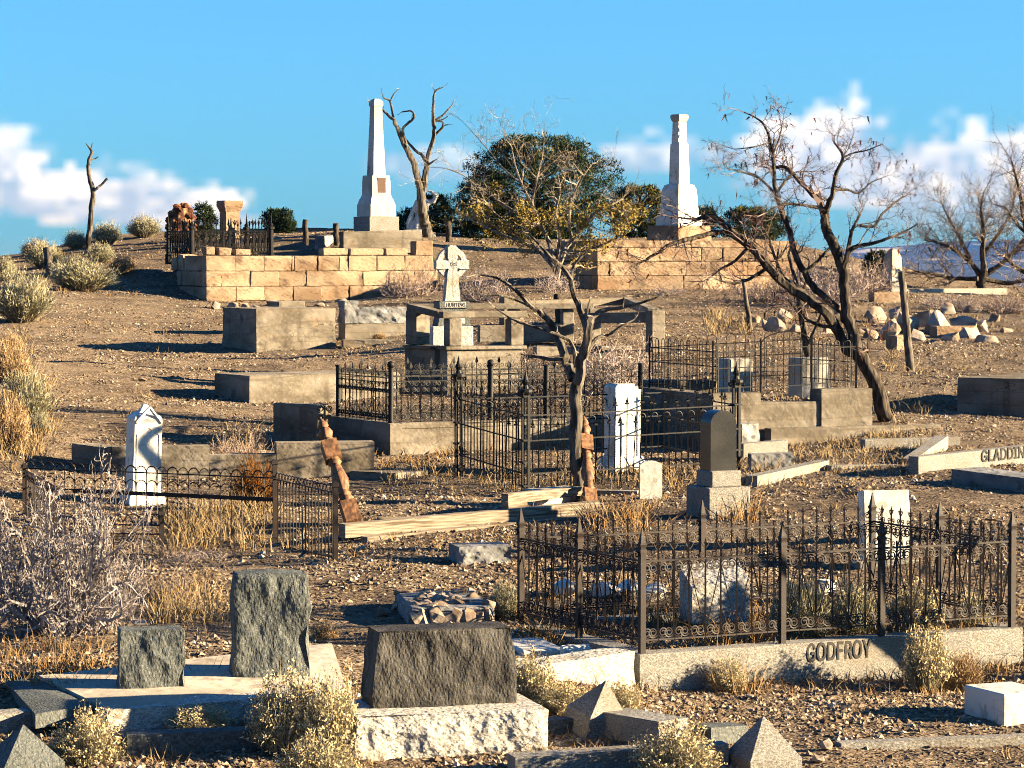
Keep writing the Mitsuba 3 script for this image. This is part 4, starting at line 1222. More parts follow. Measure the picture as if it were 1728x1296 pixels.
# ---------------------------------------------------------------- iron fences
def spiral(c, e, r, a0, turns, tight=.72, n=20):
    """Scroll in the upright plane through c along the horizontal unit vector e."""
    t = np.linspace(0, 1, n)
    a = a0 + turns * 2 * np.pi * t
    rr = r * (1 - tight * t)
    return c + np.outer(rr * np.cos(a), e) + np.outer(rr * np.sin(a), [0, 0, 1.0])


def tip(m, p, h, w):
    """Spear head."""
    v, f = loft([(0, w * .4), (h * .25, w), (h * .4, w * .55), (h, w * .06)], ax=1, ay=.6)
    m.add(v + p, f)


def run(a, b, sp):
    L = np.linalg.norm((b - a)[:2])
    n = max(2, int(round(L / sp)))
    e = (b - a) / L
    e = np.array([e[0], e[1], 0]) / np.linalg.norm(e[:2])
    return L, n, e


def rail(key, a, b, z, r, mat, lab='rail'):
    part(key, lab, MB().tube([a + [0, 0, z], (a + b) / 2 + [0, 0, z - .004], b + [0, 0, z]], r, 4), mat)


def scroll_run(key, a, b, panels, H, mat, flip=1):
    """Brown plot fence: bars with curls above and below the top rail, crossing diagonals and bottom scrolls."""
    zb, zt = .10, .70 * H / .95
    cuts = [a + (b - a) * t for t in panels]
    for s, t in zip(cuts[:-1], cuts[1:]):
        L, n, e = run(s, t, .15)
        rail(key, s, t, zb, .009, mat)
        rail(key, s, t, zt, .011, mat)
        dx = (t - s) / n
        for i in range(n):
            c = s + dx * (i + .5)
            g = L / n
            r = g * .32
            for q in (-1, 1):
                arm = spiral(c + e * q * g * .19 + [0, 0, zt - r * 1.3], e * q, r, math.pi * .05, 1.9, .78, 26)
                part(key, 'scroll', MB().tube(np.vstack([[c + e * q * g * .48 + [0, 0, zt - r * 3.2]], arm]), .0062, 4), mat)
                arm = spiral(c + e * q * g * .19 + [0, 0, zb + r * 1.2], e * q, r, -math.pi * .05, -1.9, .78, 26)
                part(key, 'scroll', MB().tube(np.vstack([[c + e * q * g * .48 + [0, 0, zb + r * 3.0]], arm]), .0062, 4), mat)
            m = MB()
            if i % 2 == 0:
                m.tube([s + dx * i + [0, 0, zb + .03], c + dx * .5 + [0, 0, zt - .05]], .0055, 4)
            else:
                m.tube([s + dx * i + [0, 0, zt - .05], c + dx * .5 + [0, 0, zb + .03]], .0055, 4)
            part(key, 'diagonal_bar', m, mat)
        for i in range(1, n):
            c = s + dx * i
            m = MB()
            ln = e * JIT.normal(0, .006)
            cut = .06 if JIT.random() < .12 else 0
            m.tube([c + [0, 0, zb - .03], c + ln * .4 + [0, 0, zt * .6], c + ln + [0, 0, zt + .115 - cut]], .0095, 4)
            if not cut:
                tip(m, c + ln + [0, 0, zt + .105], .055, .014)
            for q in (-1, 1):
                m.tube(spiral(c + e * q * .030 + [0, 0, zt + .032], e * q, .024, -math.pi * .6, 1.3, n=12), .0045, 4)
                m.tube([c + [0, 0, zt + .075], c + e * q * .022 + [0, 0, zt + .10], c + e * q * .034 + [0, 0, zt + .125]], .0045, 4)
            part(key, 'picket', m, mat)
    return cuts


JIT = np.random.default_rng(42)


def square_post(key, p, h, mat, s=.024, curls=None):
    m = MB()
    m.add(*place(loft([(-.03, s), (h * .80, s), (h * .80, s * 1.25), (h * .83, s * 1.25), (h * .84, s * .9), (h * .87, s * 1.3), (h * .885, s * .95), (h, .003)]), p, ANG))
    if curls is not None:
        for q in (-1, 1):
            m.tube(spiral(p + curls * q * .055 + [0, 0, h * .79], curls * q, .034, -.3, 1.4, n=16), .006, 4)
    part(key, 'post', m, mat)


def hoops(key, a, b, sp, z0, z1, zr, r, mat, overlap=False, h1=None, sag=0.0, second=None, foot=0.0):
    """Hairpin fence: inverted U bars (each a part) and rails; the height runs from 1 at a to h1 at b."""
    L, n, e = run(a, b, sp)
    h1 = 1.0 if h1 is None else h1
    fz = lambda t, z: z * (1 + (h1 - 1) * t)
    for z in zr:
        part(key, 'rail', MB().tube([a + [0, 0, fz(0, z)], a + (b - a) * .5 + [0, 0, fz(.5, z) - sag], b + [0, 0, fz(1, z)]], r * 1.5, 4), mat)
    step = 1 if overlap else 2
    for i in range(0, n + 1 - (1 if overlap else 0), step):
        t0, t1 = i / n, min(1, (i + (2 if overlap else 1)) / n)
        if t1 - t0 < 1e-6:
            continue
        p0, p1 = a + (b - a) * t0, a + (b - a) * t1
        c, R = (p0 + p1) / 2, np.linalg.norm((p1 - p0)[:2]) / 2
        top = fz((t0 + t1) / 2, z1) - R
        m = MB()
        m.tube(np.vstack([[p0 + [0, 0, z0]], [c + e * R * -math.cos(w) + [0, 0, top + R * math.sin(w)] for w in np.linspace(0, math.pi, 9)], [p1 + [0, 0, z0]]]), r, 4)
        part(key, 'hoop', m, mat)
    if second:
        for i in range(0, n, 1):
            t0, t1 = i / n, (i + 1) / n
            p0, p1 = a + (b - a) * t0, a + (b - a) * t1
            c, R = (p0 + p1) / 2, np.linalg.norm((p1 - p0)[:2]) / 2
            top = fz((t0 + t1) / 2, second) - R
            part(key, 'inner_hoop', MB().tube(np.vstack([[p0 + [0, 0, top - .12]], [c + e * R * -math.cos(w) + [0, 0, top + R * math.sin(w)] for w in np.linspace(0, math.pi, 8)], [p1 + [0, 0, top - .12]]]), r, 4), mat)


def spears(key, a, b, sp, h, rails, mat, r=.008, mid=None, arches=None):
    L, n, e = run(a, b, sp)
    for z in rails:
        rail(key, a, b, z, .011, mat)
    rng = np.random.default_rng(int(L * 1000))
    for i in range(1, n):
        c = a + (b - a) * i / n
        tall = i % 2 == 0 or mid is None
        hh = (h if tall else mid) * rng.uniform(.985, 1.01)
        m = MB()
        lean = rng.normal(0, .013)
        m.tube([c + [0, 0, .0], c + e * lean + [0, 0, hh - .07]], r, 4)
        m.add(*place(loft([(-.012, r * 1.8), (.0, r * 2.4), (.012, r * 1.6)]), c + e * lean + [0, 0, hh - .08], ANG))
        tip(m, c + e * lean + [0, 0, hh - .075], .10, .018)
        part(key, 'picket', m, mat)
        if arches and i % 2 == 0 and i + 2 <= n:
            p0, p1 = c, a + (b - a) * (i + 1) / n
            cc, R = (p0 + p1) / 2, np.linalg.norm((p1 - p0)[:2]) * .5
            part(key, 'arch', MB().tube([cc - e * R * math.cos(w) + [0, 0, arches - R + R * math.sin(w)] for w in np.linspace(-.2, math.pi + .2, 9)], .006, 4), mat)


def fleurs(key, a, b, sp, H, mat, heart=True):
    """Ball-post fence: leaf-tipped bars, curls above the rails, arches, hearts and bottom scrolls."""
    L, n, e = run(a, b, sp)
    zt, zu = .70 * H, .78 * H
    for z in (.04 * H, zt, zu):
        rail(key, a, b, z, .009, mat)
    g = L / n
    for i in range(1, n):
        c = a + (b - a) * i / n
        hh = H * (1.0 if i % 2 == 0 else .90)
        m = MB()
        c = c + e * JIT.normal(0, .006)
        m.tube([c, c + [0, 0, hh - .08]], .009, 4)
        v, f = loft([(0, .004), (.035, .022), (.06, .016), (.11, .001)], ay=.35)
        m.add(*place((v, f), c + [0, 0, hh - .09], math.degrees(math.atan2(e[1], e[0]))))
        for q in (-1, 1):
            m.tube(spiral(c + e * q * .045 + [0, 0, zu + .065], e * q, .035, -math.pi * .7, 1.2, n=14), .0045, 4)
        part(key, 'picket', m, mat)
    for i in range(n):
        c = a + (b - a) * (i + .5) / n
        r = g * .27
        part(key, 'arch', MB().tube([c - e * g * .5 * math.cos(w) + [0, 0, zt - .07 + .07 * math.sin(w)] for w in np.linspace(0, math.pi, 9)], .0055, 4), mat)
        m = MB()
        for q in (-1, 1):
            m.tube(np.vstack([[c + e * q * g * .48 + [0, 0, .06 * H + 3 * r]], spiral(c + e * q * r * .8 + [0, 0, .06 * H + r * 1.1], e * q, r, 0, -1.7)]), .0075, 4)
        part(key, 'scroll', m, mat)
        m = MB()
        for q in (-1, 1):
            m.tube(np.vstack([[c + e * q * g * .48 + [0, 0, .40 * H]], spiral(c + e * q * r * .8 + [0, 0, .55 * H], e * q, r * .85, 0, 1.6)]), .007, 4)
        part(key, 'scroll', m, mat)
        s_ = 1 if i % 2 else -1
        part(key, 'diagonal_bar', MB().tube([c + e * s_ * g * .5 + [0, 0, .10 * H], c - e * s_ * g * .5 + [0, 0, .36 * H]], .0055, 4), mat)


def cast_run(key, a, b, sp, H, mat):
    """Ornate cast fence: long ovals between bars under a rail, trefoil and spear tips above."""
    L, n, e = run(a, b, sp)
    zt = .66 * H
    for z in (.06 * H, zt):
        rail(key, a, b, z, .014, mat)
    for i in range(n):
        c = a + (b - a) * (i + .5) / n
        m = MB()
        for q in (1.0, .55):
            m.tube([c + e * sp * .42 * q * math.cos(w) + [0, 0, .36 * H + .24 * H * q * math.sin(w)] for w in np.linspace(0, 2 * math.pi, 15)], .014, 4)
        m.tube(spiral(c + [0, 0, .61 * H], e, .05, 0, 1.0, .3, 10), .012, 4)
        part(key, 'oval', m, mat)
        m = MB()
        c2 = a + (b - a) * i / n
        m.tube([c2, c2 + [0, 0, .9 * H]], .015, 4)
        if i % 3 == 1:
            for w in (-.9, 0, .9):
                m.tube(np.array([c2 + [0, 0, .78 * H], c2 + e * math.sin(w) * .06 + [0, 0, .86 * H + .07 * math.cos(w)], c2 + e * math.sin(w) * .09 + [0, 0, .84 * H + .11 * math.cos(w)]]), [.012, .022, .004], 4)
        else:
            tip(m, c2 + [0, 0, .82 * H], .2, .03)
        part(key, 'picket', m, mat)


def ball_post(key, p, h, r, mat, ball=True):
    m = MB()
    m.add(*place(loft([(-.05, r * 1.15), (.02, r * 1.15), (.03, r), (h - 2.6 * r, r * .95), (h - 2.5 * r, r * 1.3), (h - 2.1 * r, r * 1.3), (h - 2.0 * r, r * .6)], sides=12), p))
    if ball:
        m.tm(trimesh.creation.icosphere(2, r * 1.35).apply_translation(p + [0, 0, h - .9 * r]))
    part(key, 'post', m, mat, 50)


def build_fences():
    A = ANG
    u, v = U(A), Vd(A)
    # scrolled brown fence on the lettered kerb
    key = thing('iron_fence', 'brown wrought iron fence with scrolls and crossed bars on the lettered granite kerb', 'fence')
    FL = GOD_P + u * .05 + v * .06
    FR, BL = FL + u * (GOD_L - .12), FL + v * GOD_D
    BR = BL + u * (GOD_L - .12)
    M = 'M_rustiron'
    H = .97
    fr_p = [0, span(FL, 1322, A) / (GOD_L - .12), span(FL, 1490, A) / (GOD_L - .12), 1]
    for a, b, pan in ((FL, FR, fr_p), (FL, BL, [0, .5, 1]), (BL, BR, [0, .5, 1]), (BR, FR, [0, .5, 1])):
        scroll_run(key, a, b, pan, H, M)
    for q in [FL, FR, BL, BR] + [FL + (FR - FL) * t for t in fr_p[1:-1]] + [(FL + BL) / 2, (BL + BR) / 2, (BR + FR) / 2]:
        square_post(key, q, H, M, .023, u)
    # ball-post fence on the terrace wall
    key = thing('iron_fence', 'black iron fence with ball-topped posts and leaf-tipped bars on the stained terrace wall', 'fence')
    M = 'M_iron'
    q0 = TER_P + u * .06 + v * .08
    H = .80
    end = q0 + u * (TER_L - .1)
    cols = [828, 922]
    cuts = [q0] + [q0 + u * span(q0, c, A) for c in cols] + [end]
    for a, b in zip(cuts[:-1], cuts[1:]):
        fleurs(key, a, b, .155, H, M)
    back = q0 + v * (TER_D - .1)
    fleurs(key, q0, back, .125, H * .97, M)
    for i, c in enumerate(cuts):
        ball_post(key, c, H + .02, .037, M, i < 2)
    ball_post(key, back, H, .035, M, False)
    fleurs(key, back, back + u * TER_L, .18, H, M)
    # spear fence with cluster corner posts
    key = thing('iron_fence', 'black spear-topped iron fence with open cluster corner posts round the white scrolled headstone', 'fence')
    p = P(887, 824, 34.0)
    L, D = span(p, 1243, A), span(p, 774, A, True)
    hb = 146 * px(34)
    c = [p, p + u * L, p + v * D, p + u * L + v * D]
    for i in (1, 2, 3):
        c[i] = c[i].copy()
        c[i][2] = float(gz(c[i][0], c[i][1])) + .02
    c[1][2] = p[2] + .06
    c[2][2] = p[2] + .12
    c[3][2] = p[2] + .14
    for a, b, s in ((c[0], c[1], .085), (c[0], c[2], .085), (c[2], c[3], .16), (c[1], c[3], .16)):
        spears(key, a, b, s, hb, (.17, .56, .86), M, .0098, .80, .82)
    for q in c[:3]:
        m = MB()
        for sx in (-1, 1):
            for sy in (-1, 1):
                m.add(*place(loft([(-.1, .016), (1.12, .016)]), q + [sx * .032, sy * .032, 0], A))
        for z in (.02, .3, .56, .86, 1.08):
            m.add(*place(loft([(z, .055), (z + .022, .055)]), q, A))
        m.add(*place(loft([(1.10, .06), (1.14, .085), (1.17, .085), (1.18, .04), (1.22, .028), (1.26, .05), (1.29, .03), (1.40, .003)], sides=10), q))
        for w in range(4):
            an = math.radians(A + 90 * w + 45)
            e = np.array([math.cos(an), math.sin(an), 0])
            m.tube(spiral(q + e * .08 + [0, 0, 1.12], e, .035, math.pi * .5, 1.2, n=10), .01, 4)
        part(key, 'cluster_post', m, M)
    # hairpin fence on the stepped wall
    key = thing('iron_fence', 'thin hooped iron fence with an arched gate on the stepped tan wall', 'fence')
    A2 = HAIR_A
    q = HAIR_P + U(A2) * .05
    u2, v2 = U(A2), Vd(A2)
    xs = [span(q, cc, A2) for cc in (1203, 1284, 1370, 1445)]
    pts_ = [q + u2 * x for x in xs]
    for i in (1, 2, 3):
        pts_[i] = pts_[i] + [0, 0, .02 * i]
    left = q + v2 * span(q, 1096, A2, True) + [0, 0, .0]
    hoops(key, left, q, .105, -.0, .70, (.05, .36, .56), .0065, M)
    hoops(key, pts_[0], pts_[1], .085, 0, .66, (.06, .33, .55), .0065, M)
    hoops(key, pts_[2], pts_[3], .085, 0, .64, (.06, .33, .55), .0065, M)
    gk = part(key, 'gate', MB().tube([pts_[1] + [0, 0, .0], pts_[1] + [0, 0, .62], *[pts_[1] + (pts_[2] - pts_[1]) * (.5 - .5 * math.cos(w)) + [0, 0, .62 + .18 * math.sin(w)] for w in np.linspace(.2, math.pi - .2, 9)], pts_[2] + [0, 0, .62], pts_[2]], .010, 5), M)
    for i in range(1, 9):
        t = i / 9
        b = pts_[1] + (pts_[2] - pts_[1]) * t
        part(gk, 'bar', MB().tube([b + [0, 0, .03], b + [0, 0, .60 + .17 * math.sin(math.pi * t)]], .006, 4), M)
    for z in (.05, .33, .58):
        part(gk, 'rail', MB().tube([pts_[1] + [0, 0, z], pts_[2] + [0, 0, z]], .009, 4), M)
    for s_ in (.3, .5, .7):
        b = pts_[1] + (pts_[2] - pts_[1]) * s_
        m = MB()
        for w in (-1, 1):
            m.tube(spiral(b + u2 * w * .035 + [0, 0, .70], u2 * w, .03, -1, 1.3, n=12), .0045, 4)
        part(gk, 'curl', m, M)
    for b in (left, *pts_):
        part(key, 'post', MB().tube([b - [0, 0, .05], b + [0, 0, .72]], .017, 4), M)
    br = pts_[3] + v2 * 1.6
    hoops(key, pts_[3], br, .12, 0, .64, (.06, .33, .55), .006, M)
    hoops(key, left, br + [0, 0, .05], .14, 0, .70, (.06, .36, .56), .006, M)
    # hooped fence at left
    key = thing('iron_fence', 'low dark iron fence with two tiers of hoops round the tall white headstone at left', 'fence')
    M = 'M_rustiron'
    BRr, BLl = P(464, 928, 30.0), P(42, 905, 31.5)
    FRr = P(566, 922, 27.8)
    FRr[2] = gz(FRr[0], FRr[1]) - .02
    kk = px(30)
    hoops(key, BLl, BRr, .133, 0, 134 * kk, (.06, 87 * kk, 122 * kk), .0062, M, overlap=False, second=109 * kk)
    L, n, e = run(BLl, BRr, .133)
    for i in range(1, n, 1):
        c_ = BLl + (BRr - BLl) * i / n
        part(key, 'hoop', MB().tube([c_ - e * .133 * .5 * 1.0 * math.cos(w) + e * .0665 + [0, 0, 122 * kk + .07 * math.sin(w)] for w in np.linspace(0, math.pi, 9)], .0062, 4), M)
    part(key, 'flat_rail', MB().add(*(lambda ve, f: (ve, f))(*place(cbox(0, np.linalg.norm(BRr - BLl) * .8, -.008, .008, 82 * kk, 89 * kk, .002), BLl + (BRr - BLl) * .2, math.degrees(math.atan2(e[1], e[0]))))), M)
    hoops(key, BRr, FRr, .125, 0, 132 * kk, (.06, 120 * kk), .0062, M, overlap=True, h1=.93)
    lf = BLl + np.array([.75, -2.6, 0])
    lf[2] = gz(lf[0], lf[1])
    hoops(key, BLl, lf, .125, 0, 120 * kk, (.06, 105 * kk), .0062, M, overlap=True)
    gp = P(273, 935, 28.9)
    gp[2] = gz(gp[0], gp[1])
    hoops(key, lf, gp, .10, 0, .47, (.06, .27, .36), .0062, M, overlap=True)
    for b, h in ((BRr, .95), (BLl, .80), (FRr, .80), (lf, .7), (gp, .52)):
        m = MB()
        m.add(*place(loft([(-.15, .022), (h - .06, .022), (h - .05, .032), (h - .02, .032), (h, .012)]), b, 15))
        part(key, 'post', m, M)
    part(key, 'latch', place(cbox(-.03, .03, -.03, .03, .42, .54, .01), gp, 10), 'M_iron')
    # ornate cast fence on the left terrace
    key = thing('iron_fence', 'tall ornate black cast iron fence on top of the left sandstone wall', 'fence')
    p = WALL_P + U(WALL_A) * .10 + Vd(WALL_A) * 0
    p = P(324, 428, 80.6)
    p[2] = WALL_TOP - .05
    a1 = p + U(18) * span(p, 458, 18)
    b1 = p + Vd(30) * span(p, 285, 30, True)
    H = 1.12
    cast_run(key, p, a1, .17, H, 'M_iron')
    cast_run(key, p, b1, .17, H, 'M_iron')
    b2 = b1 + (a1 - p)
    cast_run(key, b1, b2, .24, H * .95, 'M_iron')
    cast_run(key, a1, b2, .2, H, 'M_iron')
    for q in (p, a1, b1, b2):
        m = MB()
        m.add(*place(loft([(-.2, .10), (.08, .10), (.1, .07), (.78, .06), (.80, .10), (.86, .10), (.88, .05), (.92, .07), (.98, .02), (1.25, .008)], sides=8), q))
        part(key, 'post', m, 'M_iron')

# ---------------------------------------------------------------- trees, shrubs, grass
def tree(key, limbs, seed, mat, twig_len, twig_r, density, levels=3, up=.25, twig_mat='M_vc', tcol=(.20, .155, .135), spread=.9, pods=0, min_frac=.35, leaves=None):
    """limbs: list of (points (n, 3), radius at each point). Every limb is a part; twigs grow from them procedurally and are one part."""
    rng = np.random.default_rng(seed)
    starts, dirs, lens, rads = [], [], [], []
    for li, (pt, r) in enumerate(limbs):
        pt, r = np.asarray(pt, float), np.asarray(r, float)
        # Smooth the polyline
        t = np.linspace(0, len(pt) - 1, (len(pt) - 1) * 4 + 1)
        i = np.clip(t.astype(int), 0, len(pt) - 2)
        w = (t - i)[:, None]
        p0, p1, p2, p3 = pt[np.clip(i - 1, 0, None)], pt[i], pt[i + 1], pt[np.clip(i + 2, None, len(pt) - 1)]
        q = .5 * (2 * p1 + (p2 - p0) * w + (2 * p0 - 5 * p1 + 4 * p2 - p3) * w ** 2 + (3 * p1 - p0 - 3 * p2 + p3) * w ** 3)
        rr = r[i] * (1 - w[:, 0]) + r[i + 1] * w[:, 0]
        q = q + rng.normal(0, 1, q.shape) * (rr * .11)[:, None]
        part(key, 'trunk' if li == 0 else 'branch', MB().tube(q, rr * (1 + rng.normal(0, .05, len(rr))), 8 if li == 0 else 6), mat, 50)
        seg = np.linalg.norm(np.diff(q, axis=0), axis=1)
        cum = np.concatenate([[0], np.cumsum(seg)])
        n = int(density * cum[-1] * (0 if li == 0 and len(limbs) > 1 else 1))
        for s in rng.uniform(min_frac, 1, n) * cum[-1]:
            j = min(np.searchsorted(cum, s), len(q) - 1)
            j = max(j, 1)
            d = q[j] - q[j - 1]
            starts.append(q[j])
            dirs.append(d / (np.linalg.norm(d) + 1e-9))
            rads.append(min(rr[j] * .5, twig_r * 2))
        starts.append(q[-1])
        dirs.append((q[-1] - q[-2]) / np.linalg.norm(q[-1] - q[-2]))
        rads.append(rr[-1])
    if not starts or density <= 0:
        return
    P0, D = np.array(starts), np.array(dirs)
    R = np.array(rads)
    m = MB()
    tipsl = []
    L = twig_len * np.random.default_rng(seed + 1).uniform(.5, 1.2, len(P0))
    for lv in range(levels):
        n = len(P0)
        D = D + rng.normal(0, spread, (n, 3)) + [0, 0, up]
        D /= np.linalg.norm(D, axis=1, keepdims=True)
        k = 3
        cur, dd = P0, D
        nodes = []
        for s in range(k):
            nx = cur + dd * (L / k)[:, None]
            r0 = R * (1 - s / k * .6)
            c = np.array(tcol) * rng.uniform(.6, 1.5, (n, 1))
            m.segs(cur, nx, r0, R * (1 - (s + 1) / k * .6), c)
            cur = nx
            dd = dd + rng.normal(0, .22, (n, 3)) + [0, 0, up * .3]
            dd /= np.linalg.norm(dd, axis=1, keepdims=True)
            nodes.append((cur, dd))
        tipsl.append(cur)
        reps = 3
        P0 = np.vstack([nodes[rng.integers(0, k)][0] if False else nodes[(z + 0) % k][0] for z in range(reps)])
        D = np.vstack([nodes[z % k][1] for z in range(reps)])
        L = np.tile(L, reps) * rng.uniform(.4, .75, len(P0))
        R = np.maximum(np.tile(R, reps) * .5, twig_r * .45)
    part(key, 'twigs', m, twig_mat, kind='stuff')
    tips = np.vstack(tipsl[-2:])
    if pods:
        sel = tips[rng.integers(0, len(tips), pods)]
        mm = MB()
        mm.blades(sel, np.tile([[0, 0, -1.0]], (pods, 1)) + rng.normal(0, .3, (pods, 3)), rng.uniform(.05, .10, pods), .010, rng.normal(0, .3, (pods, 3)), (.10, .035, .022), (.16, .06, .035))
        part(key, 'seed_pods', mm, 'M_vc', kind='stuff')
    if leaves:
        n, zlo, zhi, c0, c1, sz = leaves
        cand = tips[(tips[:, 2] > zlo) & (tips[:, 2] < zhi)]
        if len(cand):
            sel = cand[rng.integers(0, len(cand), n)] + rng.normal(0, .06, (n, 3))
            mm = MB()
            dd = rng.normal(0, 1, (n, 3))
            dd /= np.linalg.norm(dd, axis=1, keepdims=True)
            w = rng.random((n, 1))
            col = np.array(c0) * (1 - w) + np.array(c1) * w
            mm.blades(sel, dd, rng.uniform(sz * .6, sz * 1.3, n), sz * .22, rng.normal(0, .3, (n, 3)), col * .8, col)
            part(key, 'leaves', mm, 'M_vc', kind='stuff')


def limb(d, s, spread=.0, seed=0, z=0.0, k=1.0):
    """'x y r, x y r, ...' in photograph pixels -> points with depth wandering smoothly round d, and radii in metres."""
    a = np.array([[float(q) for q in t.split()] for t in s.split(',')])
    rng = np.random.default_rng(seed)
    dep = d + np.cumsum(rng.normal(0, spread, len(a))) - 0
    dep = dep + z * np.linspace(0, 1, len(a))
    return np.array([P(x, y, q) for (x, y, r), q in zip(a, dep)]), a[:, 2] * d / F * k


def build_trees():
    # main leaning bare tree at right
    d = 41.0
    key = thing('bare_tree', 'large bare tree leaning left with a few hanging seed pods, right of centre', 'tree')
    S = ['1503 722 15,1494 702 13,1473 640 12.5,1449 595 12,1439 558 10.5,1429 529 10,1425 490 9,1423 455 9,1406 412 9,1393 384 8.5,1392 362 7.5',
         '1449 597 10,1429 590 9.5,1411 553 9,1392 526 9,1357 499 9,1325 479 8.5,1302 455 8.5,1265 415 7.5,1236 393 6.5,1218 376 6,1201 366 4.5,1170 371 2.5',
         '1231 391 5,1205 393 4.5,1177 400 4.2,1133 412 3.8,1108 428 2.6,1085 441 2,1062 452 1.2',
         '1423 526 7,1394 504 6.5,1372 484 6.5,1357 459 6,1342 430 6,1332 392 5.5,1318 356 4.5,1308 320 4,1306 286 3.5,1303 252 3,1294 220 2.2,1282 203 1.6,1255 189 1',
         '1393 380 6,1385 345 5.5,1372 328 5,1349 306 4.2,1332 286 3.6,1315 281 2.6,1298 290 1.5',
         '1393 358 5,1400 340 4.5,1406 321 4,1412 290 3.2,1423 264 2.6,1409 242 1.6,1405 236 .8', '1423 266 2,1440 258 1.6,1462 254 1.3,1488 243 .7', '1405 322 2.6,1430 320 2,1448 326 1.6,1470 308 1.2,1490 300 .8',
         '1424 452 5.5,1434 424 4.5,1449 415 4,1473 411 3.2,1498 402 2.5,1523 393 2,1548 378 1.2', '1430 430 4,1434 405 3.4,1439 386 2.6,1452 362 1.6', '1446 380 2,1474 382 2.4,1488 362 2.2,1508 344 1.8,1525 331 1.2',
         '1308 330 2.4,1330 300 2.2,1345 290 1.4', '1304 262 1.6,1318 222 1.2,1316 200 .8', '1300 240 1.4,1272 248 1.2,1240 252 .8', '1308 326 2.4,1280 300 2,1250 290 1.4,1228 284 .9', '1392 352 3,1350 345 2.4,1318 346 1.6,1290 360 1',
         '1265 415 3.6,1240 440 2.6,1215 455 2,1196 470 1.2', '1300 448 3.6,1270 468 2.8,1240 478 2,1205 470 1.2', '1357 459 3,1380 440 2.6,1400 420 2,1420 418 1.2', '1325 478 3,1310 440 2.6,1296 400 2,1285 382 1.4',
         '1411 553 4,1380 548 3,1350 530 2.4,1330 505 1.4', '1473 640 4.5,1468 610 3.5,1464 592 2.4']
    limbs = [limb(d, s, .10 if i else .0, i, z=[0, -.5, -.8, .6, .5, -.4, -.3, .4, .7, .3, .8, .2, .3, -.3, -.5, -.6, .5, -.5, .4, -.2, .3, 0][i]) for i, s in enumerate(S)]
    tree(key, limbs, 3, 'M_bark', .38, .0062, 6.5, 4, .05, tcol=(.24, .175, .16), spread=.72, pods=420, min_frac=.25)
    key = thing('bare_tree', 'thin dark sapling stem standing behind the hooped fence, left of the leaning tree', 'tree')
    tree(key, [limb(43.5, '1364 612 7,1362 590 6.5,1354 541 6,1349 500 5.5,1340 462 4,1330 430 2.5', .03, 50), limb(43.5, '1362 585 4,1374 560 3.2,1385 530 2.6,1392 500 1.6', .06, 51), limb(43.5, '1350 505 3,1362 470 2.4,1366 440 1.4', .06, 52)], 5, 'M_bark', .3, .004, 4, 2, .3)
    # middle tree
    d = 32.9
    key = thing('bare_tree', 'bare forked tree in the middle of the picture, in front of the spear-topped iron fence', 'tree')
    S = ['980 850 17,978 815 14,971 758 13.5,973 707 13,972 664 13,976 640 12', '967 640 9.5,957 612 9,951 595 8.5,941 569 7.5,932 550 7,910 525 6,896 517 5,866 486 3.6,838 469 2.6,810 464 1.6', '976 645 10.5,982 613 10,988 585 9,994 556 8.5,996 540 8',
         '991 558 7.5,979 522 6,968 497 5.5,963 472 5,948 450 4.2,929 433 3.4,904 406 2.6,896 398 1.5', '963 470 3.6,967 452 3,974 440 2.6,991 425 1.6', '996 542 6,1013 525 5,1049 519 3.8,1082 511 2.6,1116 499 1.6,1130 494 1', '1051 519 2.4,1052 506 2.2,1056 500 1.8,1067 499 1',
         '986 605 4.5,1005 572 3.6,1025 566 3,1049 550 2.4,1071 539 1.3', '972 620 5,965 580 3.6,940 565 3,916 556 2.6,880 545 2.4,860 536 2,835 519 1.2', '950 606 4.5,930 606 3.4,910 603 3,877 597 1.4', '896 517 3,868 505 2.6,840 498 2,812 500 1.2', '994 556 3,990 530 2.4,996 505 1.6']
    tree(key, [limb(d, s, .07 if i else 0, 20 + i, k=.86) for i, s in enumerate(S)], 7, 'M_palebark', .16, .004, 1.6, 2, .2, tcol=(.28, .235, .20), spread=.7)
    # forked dead tree on the skyline
    d = 91.0
    key = thing('dead_tree', 'tall dead tree forked into two bleached trunks, right of the taller obelisk', 'tree')
    S = ['724 404 11,719 385 10,714 363 9,711 334 7.5,709 314 7', '710 318 6,699 278 5.2,689 258 5,675 227 4.2,665 203 3.2,658 198 2.4,646 186 2,632 180 1.4,622 171 .9', '713 325 6,717 300 5.2,720 280 4.6,723 261 4,733 227 3.4,731 205 2.8,731 173 2,735 154 1.6,748 147 .7',
         '664 200 2.2,658 171 1.6,648 166 1.2,646 160 .8', '659 170 1.4,665 158 1,673 150 .5', '686 248 3,680 224 2.6,683 212 2.2,697 201 2,698 192 1.8,692 187 1.5,678 189 .9', '721 276 3,712 262 2.6,701 254 2.4,690 242 2,682 232 1.2', '733 228 2.6,742 220 2.2,748 212 2,747 206 1.6,740 205 1.2', '731 205 2,745 196 1.7,755 186 1.4,762 178 1.1,766 170 .6', '735 154 1.1,729 147 .5', '748 212 1.4,757 210 .6', '722 278 2.2,732 272 1.6,738 268 .8', '733 205 1.6,746 202 1.2,756 196 .6']
    tree(key, [limb(d, s, .06 if i else 0, 40 + i) for i, s in enumerate(S)], 9, 'M_palebark', .22, .010, .8, 1, .2, tcol=(.34, .29, .24))
    key = thing('dead_tree', 'slender broken dead snag standing alone on the left skyline', 'tree')
